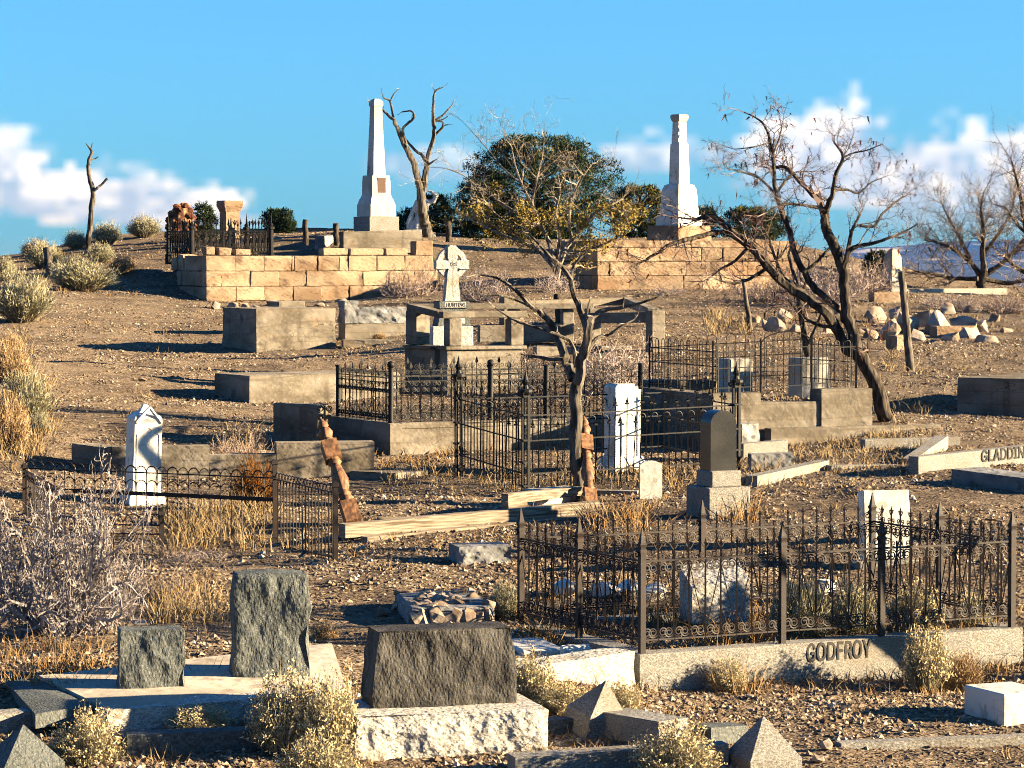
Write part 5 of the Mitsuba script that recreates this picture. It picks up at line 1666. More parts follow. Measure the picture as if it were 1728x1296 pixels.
    S = ['148 446 6,149 420 5.4,150 404 5,153 370 5,155 345 4.6,157 322 4.2,151 302 3.6,149 285 3.6,150 270 3.2,155 258 2.6,151 250 1.8,145 242 .9', '157 322 3,163 318 2.8,170 313 2.6,181 301 2', '155 258 1.6,154 249 1.2,156 242 .6', '153 270 1.3,160 268 1,166 264 .6']
    tree(key, [limb(90, s, .04 if i else 0, 60 + i) for i, s in enumerate(S)], 11, 'M_palebark', .1, .006, 0, 1)
    # yellow-leaved tree
    d = 76.0
    key = thing('yellow_tree', 'spreading thin tree with yellow-olive leaves and bare upper twigs, before the big pine', 'tree')
    S = ['944 505 10,940 480 9,938 455 8', '938 458 7,930 420 6,915 385 5,897 345 4,880 310 3,868 275 2.2,862 240 1.3', '939 470 7,950 430 6,965 405 5,980 385 4.5,1005 360 3.6,1030 346 2.4,1052 336 1.4', '935 450 6,905 420 5,872 405 4,845 395 3,815 380 2', '915 385 4,880 365 3.4,850 345 2.8,815 322 2.2,782 296 1.6,752 284 .9', '897 345 3,906 300 2.4,915 262 1.8,918 232 1', '880 310 2.4,850 285 2,828 258 1.5,800 226 .9',
         '965 405 4,960 370 3.4,968 330 2.6,985 296 2,1000 276 1.1', '950 430 4.5,985 425 3.6,1020 412 2.8,1050 395 1.8', '938 440 5,945 400 4,938 360 3,945 320 2.2,940 290 1.2', '872 405 3,860 380 2.4,838 362 2,820 345 1.2']
    tree(key, [limb(d, s, .25 if i else 0, 70 + i, k=.72) for i, s in enumerate(S)], 13, 'M_lightbark', .72, .0085, 3.4, 4, .15, tcol=(.40, .32, .24), spread=.8, min_frac=.25,
         leaves=(5200, EYE - 1.2, EYE + 1.5, (.30, .24, .06), (.58, .42, .11), .08))
    # far-right bare tree(s)
    d = 86.0
    key = thing('bare_tree', 'wide bare twiggy tree on the ridge at the far right edge', 'tree')
    S = ['1658 496 13,1656 480 11,1660 455 9', '1657 470 8,1640 445 6,1615 425 4.5,1590 412 3,1560 405 1.6', '1660 455 7,1658 420 6,1660 385 4.5,1655 355 3,1660 325 1.6', '1660 465 7,1690 445 5.5,1715 420 4,1740 390 2.4', '1640 445 5,1620 400 4,1602 370 2.6,1590 345 1.4', '1658 430 5,1685 395 4,1705 360 2.8,1715 320 1.4', '1650 470 6,1610 470 4.4,1575 462 3,1545 458 1.6', '1660 470 6,1700 478 4.6,1740 470 3.4']
    tree(key, [limb(d, s, .2 if i else 0, 90 + i, k=.75) for i, s in enumerate(S)], 17, 'M_bark', .75, .010, 13, 4, .12, tcol=(.27, .21, .17), spread=.7, min_frac=.2)
    key = thing('bare_tree', 'bare tree cut off by the right edge of the picture above the ridge', 'tree')
    S = ['1752 496 11,1750 460 9,1744 420 7', '1746 430 6,1730 380 4.5,1722 330 3,1712 290 1.8,1706 268 1', '1745 425 6,1765 370 4.5,1770 310 3', '1738 400 4,1715 375 2.8,1696 350 1.6', '1750 465 5,1722 455 4,1695 432 2.4']
    tree(key, [limb(84, s, .2 if i else 0, 110 + i) for i, s in enumerate(S)], 19, 'M_bark', .8, .009, 8, 4, .15, tcol=(.30, .225, .175), spread=.7, min_frac=.2)
    # trees outside the frame at right, whose shadows fall across the slope
    for i, (x, y, dd, lab) in enumerate(((2080, 900, 27.8, 'bare tree out of frame to the right that shades the dark stones'), (2180, 700, 42.0, 'bare tree out of frame to the right higher up the slope'), (2050, 1150, 23.0, 'bare small tree out of frame to the right in front'))):
        key = thing('bare_tree', lab, 'tree')
        k = px(dd)
        base = P(x, y, dd)
        rng = np.random.default_rng(i + 5)
        h = (3.6, 4.2, 3.3)[i]
        base[2] = gz(base[0], base[1]) - .1
        tr = [(base + np.array([[0, 0, 0], [.05, .1, .5], [.0, .1, 1.0]]), np.array([.12, .1, .09]))]
        for j in range(9):
            an = rng.uniform(0, 6.28)
            e = np.array([math.cos(an), math.sin(an), 0])
            tr.append((base + np.array([[0, .1, .7 + .05 * j], *(e * .35 + [0, 0, h * .42]), ] if False else [[0, .1, .7 + .04 * j], e * .35 + [0, 0, h * .45], e * .8 + [0, 0, h * .7], e * 1.3 + [0, 0, h * rng.uniform(.8, 1)]]), np.array([.06, .045, .028, .01])))
        tree(key, tr, 31 + i, 'M_bark', .5, .005, 4, 2, .2, tcol=(.17, .13, .115), spread=.75)


def pine(key, base, h, wid, seed, n_clump, dens=46, yellow=0.0, squat=1.0, needle=.075):
    rng = np.random.default_rng(seed)
    m = MB()
    part(key, 'trunk', MB().tube(base + np.array([[0, 0, -.2], [.05, 0, h * .4], [0, .05, h * .85]]), [.10 + h * .02, .08, .02], 7), 'M_bark', 50)
    C = []
    while len(C) < n_clump:
        z = rng.random()
        a = rng.uniform(0, 2 * np.pi)
        prof = math.sqrt(max(.02, 1 - ((z - .48) / .56) ** 2)) * (.72 + .28 * min(1, z / .4)) if squat == 1.0 else math.sin(math.pi * min(1, z * .86 + .16)) ** .6
        lump = .62 + .62 * meshkit.noise(np.array([math.cos(a) * 2.2 + seed, math.sin(a) * 2.2, z * 4.0]))
        if lump < .8 and rng.random() < .35:
            continue
        r = wid * prof * lump * math.sqrt(rng.uniform(.3, 1))
        C.append([r * math.cos(a), r * math.sin(a), (.03 + .97 * z * squat) * h])
    C = np.array(C)
    bm = MB()
    for c in C[:: 6]:
        bm.tube(base + np.array([[0, 0, c[2] * .75], c * [.5, .5, .9], c]), [.035, .02, .008], 4)
    part(key, 'branches', bm, 'M_bark', kind='stuff')
    for lo, hi in ((0, len(C)),):
        cc = np.repeat(C[lo:hi], dens, 0)
        n = len(cc)
        off = rng.normal(0, 1, (n, 3))
        off /= np.linalg.norm(off, axis=1, keepdims=True)
        R = .23 * (h / 4) ** .3 * np.repeat(rng.uniform(.55, 1.35, (hi - lo, 1)), dens, 0)
        p = cc + off * R * rng.uniform(.2, 1.0, (n, 1)) * [1, 1, .75]
        d = off + [0, 0, .5]
        d /= np.linalg.norm(d, axis=1, keepdims=True)
        tone = np.repeat(rng.uniform(.6, 1.35, (hi - lo, 1)), dens, 0)
        yl = np.repeat((rng.random((hi - lo, 1)) < yellow).astype(float), dens, 0)
        col = np.array([.045, .066, .030]) * tone * (1 - yl) + np.array([.30, .22, .05]) * tone * yl
        m.blades(base + p, d, rng.uniform(needle * .7, needle * 1.5, n), .016, rng.normal(0, .15, (n, 3)), col * .75, col * 1.25)
    part(key, 'crown', m, 'M_vc', kind='stuff')


def build_pines():
    def at(x, y, d):
        p = P(x, y, d)
        return p
    for lab, x, y, d, hpx, wpx, nc, yl in (('large dark green rounded pine behind the yellow-leaved tree', 906, 428, 99, 194, 136, 1300, .05), ('dense dark pine mass at the left foot of the large rounded pine', 820, 432, 98, 135, 60, 360, .14),
                                       ('olive-green pine between the large pine and the white obelisk', 1080, 414, 99, 98, 58, 380, .30), ('small dark pine low behind the dead tree and statue', 700, 415, 99, 62, 38, 140, .0), ('olive pine behind the statue, right of the forked dead tree', 735, 412, 101, 80, 34, 200, .25),
                                       ('small conifer on the skyline just right of the ornate fence', 478, 400, 97, 44, 20, 90, .0), ('small dark conifer touching the right end of the ornate fence', 461, 402, 98, 46, 16, 60, .0), ('small dark bushy conifer behind the ornate fence, left of the sandstone pedestal', 346, 410, 93, 64, 22, 80, .0),
                                       ('dark conifer right of the white obelisk, behind bare branches', 1270, 415, 99, 62, 60, 260, .10), ('low conifer hard against the right side of the white obelisk', 1192, 412, 100, 60, 20, 90, .25), ('small bushy conifer at the foot of the large pine, above the ringed cross', 780, 415, 101, 40, 24, 80, .05), ('dark low juniper on the skyline behind the ridge tombstone', 1478, 470, 88, 45, 22, 90, .1)):
        k = px(d)
        key = thing('pine_tree', lab, 'tree')
        p = P(x, y, d)
        pine(key, p, hpx * k, wpx * k, int(x), nc, 44, yl)


def col_mix(rng, n, a, b):
    w = rng.random((n, 1))
    return np.array(a) * (1 - w) + np.array(b) * w


def sage(seed, n=900, spread=1.0, dead=.0, puff=False, fine=1.0):
    """Unit bush: radius about .5, height about 1 (scaled later)."""
    rng = np.random.default_rng(seed)
    m = MB()
    a = rng.uniform(0, 2 * np.pi, n)
    r = np.sqrt(rng.random(n))
    base = np.stack([.16 * r * np.cos(a), .16 * r * np.sin(a), rng.uniform(-.05, .25, n)], 1)
    lump = meshkit.noise(np.stack([np.cos(a) * 2.6 + seed, np.sin(a) * 2.6, r * 3], 1))
    hh = (.50 + .62 * lump) * np.sqrt(np.clip(1 - (r * .86) ** 2, .06, 1)) * rng.uniform(.55, 1.2, n)
    end = np.stack([.5 * r * np.cos(a) * rng.uniform(.8, 1.1, n), .5 * r * np.sin(a) * rng.uniform(.8, 1.1, n), hh], 1)
    d = end - base
    ln = np.linalg.norm(d, axis=1)
    d /= ln[:, None]
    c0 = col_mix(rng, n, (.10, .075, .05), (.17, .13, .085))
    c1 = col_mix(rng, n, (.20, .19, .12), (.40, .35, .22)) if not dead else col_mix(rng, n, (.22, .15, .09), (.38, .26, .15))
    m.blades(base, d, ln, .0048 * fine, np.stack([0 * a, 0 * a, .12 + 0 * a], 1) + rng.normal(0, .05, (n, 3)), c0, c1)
    # leaves along the upper stems
    n3 = n * 4
    q = rng.integers(0, n, n3)
    t = rng.uniform(.35, 1.02, n3)[:, None]
    p = base[q] + (end - base)[q] * t + rng.normal(0, .02, (n3, 3))
    dd = d[q] + rng.normal(0, .45, (n3, 3)) + [0, 0, .35]
    dd /= np.linalg.norm(dd, axis=1, keepdims=True)
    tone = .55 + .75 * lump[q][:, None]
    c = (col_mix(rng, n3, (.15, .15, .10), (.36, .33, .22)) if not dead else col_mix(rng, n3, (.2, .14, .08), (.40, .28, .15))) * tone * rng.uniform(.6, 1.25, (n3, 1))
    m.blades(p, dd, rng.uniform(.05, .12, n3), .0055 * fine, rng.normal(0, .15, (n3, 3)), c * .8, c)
    if puff:
        k = 7
        sel = rng.random(n) < .38
        q = np.repeat(np.nonzero(sel)[0], k)
        p = end[q] + rng.normal(0, .024, (len(q), 3))
        dd = rng.normal(0, 1, (len(q), 3)) + [0, 0, .6]
        dd /= np.linalg.norm(dd, axis=1, keepdims=True)
        c = col_mix(rng, len(q), (.34, .25, .12), (.64, .51, .30)) * np.repeat(rng.uniform(.5, 1.15, (len(q) // k, 1)), k, 0)
        m.blades(p, dd, rng.uniform(.025, .05, len(q)), .012, rng.normal(0, .2, (len(q), 3)), c * .8, c)
    return m


def twiggy(seed, n0=26, levels=4, spread=.45, col=(.30, .25, .23), r0=.012, up=.10, flat=False):
    """Unit tangle of bare thorny twigs."""
    rng = np.random.default_rng(seed)
    m = MB()
    a = rng.uniform(0, 2 * np.pi, n0)
    P0 = np.stack([.08 * np.cos(a), .08 * np.sin(a), np.zeros(n0)], 1)
    e = rng.uniform(.15, 1.1, n0)
    D = np.stack([np.cos(a) * np.cos(e), np.sin(a) * np.cos(e), np.sin(e)], 1)
    L = rng.uniform(.35, .55, n0)
    R = np.full(n0, r0)
    for lv in range(levels):
        n = len(P0)
        k = 4
        cur, dd = P0, D
        nodes = []
        for s in range(k):
            nx = cur + dd * (L / k)[:, None]
            c = np.array(col) * rng.uniform(.45, 1.6, (n, 1))
            (m.ribbons if flat and lv >= flat else m.segs)(cur, nx, R * (1 - .15 * s), R * (1 - .15 * (s + 1)), c)
            cur = nx
            dd = dd + rng.normal(0, .30, (n, 3)) + [0, 0, up * .4]
            dd /= np.linalg.norm(dd, axis=1, keepdims=True)
            nodes.append((cur, dd))
        P0 = np.vstack([q[0] for q in nodes])
        D = np.vstack([q[1] for q in nodes]) + rng.normal(0, spread * 1.4, (n * k, 3)) + [0, 0, up]
        D /= np.linalg.norm(D, axis=1, keepdims=True)
        L = np.tile(L, k) * rng.uniform(.35, .65, n * k)
        R = np.maximum(np.tile(R, k) * .58, r0 * .16)
        keep = P0[:, 2] > -.02
        if lv == levels - 2:
            keep &= rng.random(len(P0)) < .8
        P0, D, L, R = P0[keep], D[keep], L[keep], R[keep]
    return m


def build_shrubs():
    # sagebrush and rabbitbrush, instances of a few bushes with another to_world
    T = mi.ScalarTransform4f
    kinds = {}
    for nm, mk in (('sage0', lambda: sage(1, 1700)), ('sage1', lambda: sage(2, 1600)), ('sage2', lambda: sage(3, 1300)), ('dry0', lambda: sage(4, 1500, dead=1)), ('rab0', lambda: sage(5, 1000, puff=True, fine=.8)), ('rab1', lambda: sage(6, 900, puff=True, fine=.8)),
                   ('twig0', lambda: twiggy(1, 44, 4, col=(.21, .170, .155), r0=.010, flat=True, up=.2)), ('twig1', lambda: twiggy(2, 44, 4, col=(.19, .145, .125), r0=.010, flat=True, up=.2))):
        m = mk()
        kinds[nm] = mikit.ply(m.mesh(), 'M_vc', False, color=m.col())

    def bush(kind, name, lab, x, y, w, h, d=None, cat='shrub', grp=None):
        p = G(x, y) if d is None else P(x, y, d)
        k = px(p[1])
        if d is not None:
            zg = float(gz(p[0], p[1]))
            h += min(max((p[2] - zg) / k, 0), 80)
            p[2] = min(p[2], zg)
        key = thing(name, lab, cat, grp)
        rng = np.random.default_rng(int(x * 7 + y))
        sc = .95 if kind.startswith('twig') else 1.0
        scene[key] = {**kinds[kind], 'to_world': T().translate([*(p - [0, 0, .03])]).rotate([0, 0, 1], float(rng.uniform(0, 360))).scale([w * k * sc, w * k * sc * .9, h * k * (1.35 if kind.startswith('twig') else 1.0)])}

    g1, g2 = 'sagebrush on the left slope', 'sagebrush along the left edge'
    for kind, x, y, w, h, lab in (
            ('sage0', 36, 545, 125, 88, 'broad pale sagebrush at the far left, in front of the short stump post'), ('sage1', 140, 492, 130, 62, 'wide grey-green sagebrush below the slender dead snag'), ('sage2', 75, 452, 70, 48, 'sagebrush just behind the short stump post'), ('dry0', 60, 440, 60, 40, 'dry brownish bush on the left skyline'),
            ('sage1', 180, 415, 62, 42, 'dark bush on the skyline right of the slender dead snag'), ('sage0', 243, 402, 64, 40, 'bush on the skyline left of the ornate iron fence'), ('sage2', 128, 420, 46, 34, 'small dark bush left of the slender dead snag on the skyline'), ('sage1', 10, 475, 40, 46, 'sagebrush cut off by the left edge below the skyline'),
            ('sage0', 170, 445, 60, 36, 'low bush at the foot of the slender dead snag'), ('dry0', 205, 462, 50, 34, 'dry tawny bush on the slope right of the dead snag'), ('dry0', 15, 650, 90, 80, 'straw-coloured dry bush at the left edge, level with the concrete plot wall'), ('sage1', 42, 712, 110, 95, 'tall grey-brown sagebrush at the left edge above the straw bush'),
            ('dry0', 14, 765, 90, 110, 'tall straw-yellow bush at the left edge behind the hooped fence'), ('sage2', 66, 730, 44, 40, 'small pale silvery bush beside the tall bushes at left'), ('dry0', 20, 600, 46, 40, 'small dry tuft bush at the left edge on the path side'), ('sage0', 125, 470, 60, 40, 'sagebrush beside the broad one on the left slope'),
            ('dry0', 640, 575, 30, 14, 'small pale weed on the slope below the grey rock-faced kerb')):
        bush(kind, 'sagebrush', lab, x, y, w, h)
    for kind, x, y, w, h, d, lab in (
            ('rab0', 480, 1232, 140, 105, 19.08, 'large straw-flowered rabbitbrush in front of the tallest dark headstone'), ('rab1', 560, 1225, 105, 112, 19.0, 'rabbitbrush with pale seed heads left of the big foreground base stone'), ('rab0', 150, 1300, 140, 112, 18.9, 'dark-stemmed rabbitbrush in the bottom left, right of the pyramid-topped post'), ('rab1', 540, 1330, 150, 110, 18.4, 'pale rabbitbrush at the bottom edge, left of the big base stone'),
            ('rab1', 896, 1190, 95, 105, 20.8, 'tall rabbitbrush right of the big foreground headstone'), ('rab0', 950, 1200, 110, 60, 20.6, 'low rabbitbrush behind the tilted pyramid cap'), ('rab1', 1050, 1205, 70, 70, 20.6, 'rabbitbrush growing against the lettered kerb, right of the tilted pyramid cap'), ('rab0', 1140, 1320, 170, 110, 18.5, 'large grey-green rabbitbrush at the bottom edge, left of the standing pyramid post'),
            ('rab1', 1562, 1150, 95, 115, 22.6, 'tall pale rabbitbrush growing against the lettered kerb under the scrolled fence'), ('rab0', 340, 1228, 130, 46, 19.5, 'low dark rabbitbrush between the small square headstone and the narrow kerb'), ('sage2', 852, 1045, 64, 70, 24.3, 'pale silvery bush left of the scrolled brown fence'), ('dry0', 1620, 1150, 90, 60, 22.9, 'dry tawny bush at the right end of the lettered kerb'),
            ('dry0', 548, 1100, 60, 64, 23.0, 'small rust-brown bush between the two tall dark headstones'), ('rab0', 1225, 1165, 70, 60, 22.3, 'spiky dry bush against the left part of the lettered kerb')):
        bush(kind, 'rabbitbrush', lab, x, y, w, h, d)
    for kind, x, y, w, h, d, lab in (
            ('sage1', 1350, 1085, 130, 120, 23.6, 'dark green-brown bush inside the scrolled fence, centre'), ('sage0', 1440, 1085, 120, 110, 23.9, 'dark bush inside the scrolled fence, right of the centre one'), ('rab1', 1545, 1070, 100, 100, 24.0, 'bush with pale seed heads inside the scrolled fence at right'), ('sage2', 1640, 1065, 90, 70, 24.2, 'low bush in the right corner inside the scrolled fence')):
        bush(kind, 'plot_shrub', lab, x, y, w, h, d)
    for kind, x, y, w, h, lab, d in (
            ('twig1', 690, 512, 120, 82, 'grey bare twiggy shrub against the left sandstone wall, beside the ringed cross', 75), ('twig0', 815, 512, 100, 74, 'grey bare twiggy shrub right of the ringed cross', 72), ('twig0', 1035, 650, 150, 105, 'wide purple-grey bramble tangle right of the middle bare tree', 47), ('twig1', 905, 650, 90, 70, 'bramble tangle behind the middle bare tree trunk', 47.5),
            ('twig1', 402, 775, 92, 62, 'rounded purple-grey bare shrub with straw at its foot, behind the stepped kerb wall', 37.5), ('twig1', 1290, 505, 150, 46, 'low dark bare bush in front of the right sandstone wall', 72), ('twig0', 1130, 500, 70, 24, 'small grey bush at the foot of the right sandstone wall', 74), ('twig0', 935, 505, 80, 60, 'bare shrub clumped round the yellow-leaved tree trunk', 75),
            ('twig1', 1040, 905, 120, 70, 'brown dry bramble at the left of the small white headstone', 30.6), ('twig0', 1390, 520, 150, 100, 'reddish-brown bare thicket behind the leaning tree', 70), ('twig1', 1450, 500, 120, 80, 'reddish bare thicket left of the ridge tombstone', 78), ('twig0', 1600, 525, 120, 40, 'low twiggy bush on the rubble pile under the ridge tree', 70), ('twig1', 1690, 530, 110, 44, 'low dark bramble at the right edge above the rubble', 69), ('twig0', 330, 960, 130, 50, 'low bare thorny bush at the foot of the hooped fence', 28.6)):
        bush(kind, 'bare_shrub', lab, x, y, w, h, d)
    # the big thorny shrub at left in front
    p = P(105, 1140, 23.5)
    p[2] = gz(p[0], p[1]) - .05
    m = twiggy(11, 46, 5, col=(.41, .36, .345), r0=.013, up=.08, spread=.5, flat=3)
    v, f = m.mesh()
    v = v * [1.15, .85, 2.25]
    part_key = thing('thorn_bush', 'big tangled pale purple-grey thorn bush in the left foreground', 'shrub')
    put(part_key, (v + p, f), 'M_vc', color=m.col())
    p = P(250, 1075, 25.5)
    m = twiggy(12, 20, 4, col=(.30, .23, .20), r0=.011, up=.08, spread=.5)
    v, f = m.mesh()
    single('thorn_bush', 'smaller thorn bush spreading right of the big one, above the pale ledger slab', 'shrub', (v * [.85, .6, 1.2] + p - [0, 0, .05], f), 'M_vc', color=m.col())
    # orange-brown dead bush in the hooped plot
    p = P(430, 862, 32.5)
    m = sage(21, 500, dead=1)
    v, f = m.mesh()
    c = m.col() * [1.0, .6, .28]
    k = px(32.5)
    single('dead_bush', 'orange-brown dead bush inside the hooped fence, beside its right corner', 'shrub', (v * [100 * k, 70 * k, 104 * k] + p, f), 'M_vc', color=c)


def build_grass():
    rng = np.random.default_rng(77)
    m = MB()
    zones = '''282 458 868 932 900 .38 0,300 460 850 900 400 .36 0,470 560 900 925 120 .2 0,890 1320 1030 1088 1500 .26 1,1330 1700 1020 1075 600 .2 1,640 1300 792 830 1500 .24 0,640 770 770 800 250 .2 1,
1255 1500 725 790 1300 .16 0,1400 1580 730 800 1300 .18 0,1500 1720 745 770 300 .12 0,262 372 1000 1058 900 .26 0,1060 1720 1130 1172 1300 .16 1,1180 1290 1120 1172 320 .40 1,1480 1720 1110 1150 500 .30 1,1190 1262 530 566 500 .35 0,1290 1470 520 580 400 .25 1,
0 60 560 650 500 .35 0,0 90 640 780 900 .40 0,60 230 430 500 700 .25 1,370 440 735 790 400 .35 0,0 180 1090 1180 900 .22 1,180 420 880 985 500 .12 1,560 860 905 940 500 .10 1,1000 1100 860 930 600 .35 1,1215 1270 850 885 260 .42 1,1095 1160 800 860 300 .12 1,
860 1080 1130 1200 700 .16 1,380 620 1190 1296 500 .12 1,860 1240 1200 1296 700 .14 1,0 260 1240 1296 300 .12 1,1230 1728 1250 1296 200 .08 1,560 640 540 600 300 .14 0,240 300 410 440 150 .2 1,1440 1560 590 720 500 .25 0,1470 1728 500 560 500 .2 0,840 1130 480 600 400 .10 1,480 640 760 800 350 .14 1,655 770 775 792 200 .12 1,900 960 1040 1095 300 .14 1'''.replace('\n', '').split(',')
    for z in zones:
        x0, x1, y0, y1, n, h, tone = map(float, z.split())
        n = int(n * 1.0)
        tx = rng.uniform(x0, x1, max(4, n // 14))
        ty = rng.uniform(y0, y1, len(tx))
        cen = np.array([G(a, b) for a, b in zip(tx, ty)])
        i = rng.integers(0, len(cen), n)
        off = rng.normal(0, .07, (n, 2))
        p = np.concatenate([cen[i, :2] + off, np.zeros((n, 1))], 1)
        p[:, 2] = gz(p[:, 0], p[:, 1]) - .02
        d = np.concatenate([off * 3.0 + rng.normal(0, .22, (n, 2)), np.ones((n, 1))], 1)
        d /= np.linalg.norm(d, axis=1, keepdims=True)
        ln = h * rng.uniform(.45, 1.15, n) * np.repeat(rng.uniform(.6, 1.15, (len(cen),)), 1)[i]
        w = .0022 + .00007 * p[:, 1]
        c = col_mix(rng, n, (.34, .23, .11), (.62, .47, .27)) if tone == 0 else col_mix(rng, n, (.30, .15, .06), (.56, .40, .20))
        bend = np.concatenate([rng.normal(0, .28, (n, 2)), -np.abs(rng.normal(0, .12, (n, 1)))], 1)
        m.blades(p, d, ln, w, bend, c * .7, c)
    n = 260
    tx, ty = rng.uniform(0, 1728, n), 470 + 826 * rng.random(n)
    for x, y in zip(tx, ty):
        c = G(x, y)
        q = int(rng.integers(8, 34))
        off = rng.normal(0, .05, (q, 2))
        p = np.concatenate([c[:2] + off, np.zeros((q, 1))], 1)
        p[:, 2] = gz(p[:, 0], p[:, 1]) - .01
        d = np.concatenate([off * 6 + rng.normal(0, .35, (q, 2)), np.full((q, 1), .7)], 1)
        d /= np.linalg.norm(d, axis=1, keepdims=True)
        col = col_mix(rng, q, (.26, .17, .09), (.56, .42, .24))
        m.blades(p, d, rng.uniform(.04, .16, q), .0024 + .00007 * c[1], rng.normal(0, .2, (q, 3)), col * .7, col)
    structure('dry_grass', m, 'M_vc', kind='stuff', label='dry straw-coloured grass along the kerbs and inside the plots')
    labels['dry_grass']['category'] = 'grass'

# ---------------------------------------------------------------- rocks and gravel
def build_rocks():
    rng = np.random.default_rng(3)
    for i, (x, y, w, h) in enumerate(((364, 521, 22, 18), (394, 520, 24, 18), (415, 520, 18, 15), (432, 521, 18, 14), (460, 516, 28, 16), (500, 514, 30, 12), (538, 516, 26, 12), (575, 512, 24, 14))):
        p = G(x, y)
        k = px(p[1])
        v, f = boulder(w * k / 2, w * k / 2, h * k * .62, 700 + i, 18)
        single('rock', ('leftmost', 'second from left', 'third from left', 'fourth from left', 'fifth from left', 'sixth from left', 'seventh from left', 'rightmost')[i] + ' pale boulder at the foot of the left sandstone wall', 'rock', (v + p - [0, 0, .10], f), 'M_rock', 35, group='boulders at the foot of the left sandstone wall')
    pile = '''1270 545 34 26,1292 552 36 30,1320 545 40 36,1345 560 34 24,1305 560 44 34,1395 560 26 22,1410 530 34 30,1450 560 30 22,1480 545 44 34,1500 575 52 44,1530 560 48 46,1560 552 50 44,1578 580 30 22,1582 562 56 60,1605 575 40 30,1625 560 60 44,1640 572 64 44,1660 560 40 30,1600 530 36 28,1640 528 44 28,1680 545 36 26,1545 575 40 34,1470 572 36 30,1425 575 24 16,1515 540 44 34,1380 520 24 18,1560 535 34 24,1495 592 20 14,1590 588 30 22,1665 576 50 26,1700 560 30 18'''.split(',')
    rows = {}
    for i, t in enumerate(pile):
        x, y, w, h = map(float, t.split())
        side = 'left' if x < 1440 else 'right'
        rows.setdefault((side, 'top' if y < 548 else 'middle' if y < 566 else 'bottom'), []).append((x, i))
    ordn = ['leftmost', 'second', 'third', 'fourth', 'fifth', 'sixth', 'seventh', 'eighth', 'ninth']
    names = {}
    for (side, row), xs in rows.items():
        for q, (x, i) in enumerate(sorted(xs)):
            names[i] = f'{ordn[q]}{"" if q == 0 else " from left"} pale rock, {row} row of rubble {side} of the leaning tree'
    for i, t in enumerate(pile):
        x, y, w, h = map(float, t.split())
        p = G(x, y)
        k = px(p[1])
        v, f = boulder(w * k / 2, w * k / 2.2, h * k * .62, 800 + i, 13 + i % 5)
        single('rubble_rock', names[i], 'rock', (v + p - [0, 0, .16], f), 'M_rock', 35, group='rocks of the rubble by the leaning tree')
    single('sandstone_block', 'small squared sandstone block at the left foot of the rubble heap', 'block', box_at(G(1512, 590), 35, 0, .32, 0, .3, -.1, .28, .02, .01, 3), 'M_sandstone')
    single('sandstone_block', 'long low sandstone block at the right foot of the rubble heap', 'block', box_at(G(1580, 570), 14, 0, .9, 0, .4, -.1, .24, .02, .01, 4), 'M_sandstone')
    where = ['beside the low slanting granite kerb', 'at the corner of the short granite kerb', 'below the low slanting kerb', 'just right of the leaning white headstone', 'on the gravel right of the leaning white headstone', 'behind the timber beams', 'at the left end of the timber beams',
             'largest of the stones at the bottom right', 'reddish one among the stones at the bottom right', 'lowest of the stones at the bottom right', 'just right of the standing pyramid post', 'below the dark letters of the near kerb', 'below the near lettered kerb, right of the letters', 'on the left path', 'on the left path above the tall white headstone', 'on the slope above the long concrete plot wall']
    for i, (x, y, w) in enumerate(((1325, 805, 14), (1395, 797, 10), (1340, 815, 9), (1545, 920, 12), (1615, 880, 12), (700, 808, 10), (610, 930, 16), (1395, 1275, 30), (1445, 1262, 22), (1380, 1290, 26), (1330, 1262, 16), (1265, 1180, 14), (1490, 1175, 10), (240, 645, 14), (190, 700, 8), (620, 625, 12))):
        p = G(x, y)
        k = px(p[1])
        v, f = rock_mesh(w * k * .6, w * k * .5, w * k * .4, 900 + i, 12)
        single('stone', 'loose stone ' + where[i], 'stone', (v + p - [0, 0, .01], f), 'M_rock', group='loose stones on the gravel')


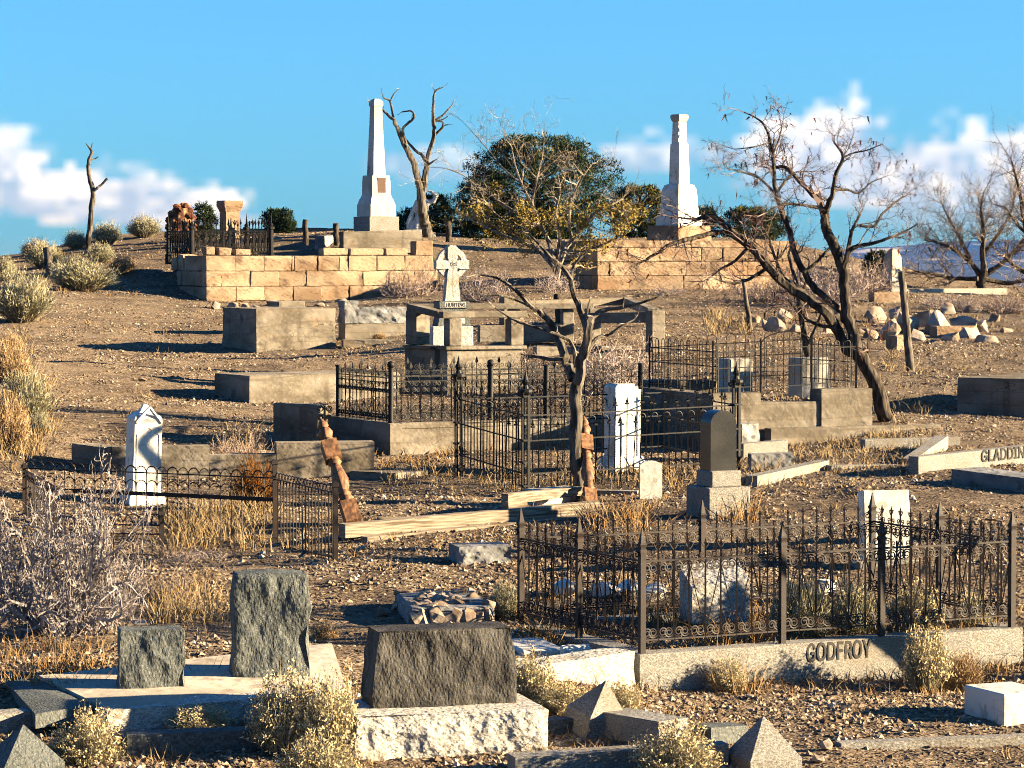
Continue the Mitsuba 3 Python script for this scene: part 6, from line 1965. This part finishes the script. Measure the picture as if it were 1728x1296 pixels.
def build_gravel():
    rng = np.random.default_rng(9)
    n = 210000
    Y = 18.5 * (95 / 18.5) ** (rng.random(n) ** 1.5)
    X = rng.uniform(-.19, .19, n) * Y
    Z = gz(X, Y)
    dens = meshkit.fbm(np.stack([X * .8, Y * .8, 0 * X], -1), 3, 2)
    keep = rng.random(n) < np.clip((dens - .34) * 4.2, .08, 1)
    X, Y, Z = X[keep], Y[keep], Z[keep]
    n = len(X)
    s = .008 + .026 * rng.random(n) ** 3.2 + .00030 * (Y - 18)
    o = np.array([[1, 0, 0], [-1, 0, 0], [0, 1, 0], [0, -1, 0], [0, 0, 1], [0, 0, -1.0]])
    f = np.array([[0, 2, 4], [2, 1, 4], [1, 3, 4], [3, 0, 4]])
    v = o[None] * rng.uniform(.6, 1.3, (n, 6, 1)) * np.array([1, 1, .6]) + rng.normal(0, .15, (n, 6, 3))
    a = rng.uniform(0, 6.28, n)
    ca, sa = np.cos(a)[:, None], np.sin(a)[:, None]
    v = np.stack([v[..., 0] * ca - v[..., 1] * sa, v[..., 0] * sa + v[..., 1] * ca, v[..., 2]], -1) * s[:, None, None]
    v = v + np.stack([X, Y, Z + s * .1], -1)[:, None]
    c = col_mix(rng, n, (.15, .10, .065), (.58, .46, .33)) * rng.uniform(.5, 1.25, (n, 1))
    white = rng.random(n) < .04
    c[white] = [.62, .56, .48]
    structure('gravel', (v.reshape(-1, 3), (f[None] + (np.arange(n) * 6)[:, None, None]).reshape(-1, 3)), 'M_vc', kind='stuff', color=c.repeat(6, 0), label='loose tan gravel scattered over the slope')
    labels['gravel']['category'] = 'gravel'

# ---------------------------------------------------------------- put the scene together
build_walls()
rail_enclosure()
build_monuments()
build_fences()
build_ground()
build_hills()
build_trees()
build_pines()
build_shrubs()
build_grass()
build_rocks()
build_gravel()

# ---------------------------------------------------------------- the air
scene['haze_medium'] = {'type': 'homogeneous', 'albedo': {'type': 'rgb', 'value': [.80, .92, 1.0]}, 'sigma_t': {'type': 'rgb', 'value': [0.7e-5, 2.2e-5, 5.5e-5]}, 'phase': {'type': 'hg', 'g': .88}}
scene['haze'] = {'type': 'cube', 'to_world': mi.ScalarTransform4f().translate([0, 5000, -120.0]).scale([34000, 36000, 330]), 'bsdf': {'type': 'null'}, 'interior': {'type': 'ref', 'id': 'haze_medium'}}
scene['camera']['medium'] = {'type': 'ref', 'id': 'haze_medium'}
labels['haze'] = {'kind': 'stuff', 'label': 'thin blue air haze over the far valley', 'category': 'haze'}
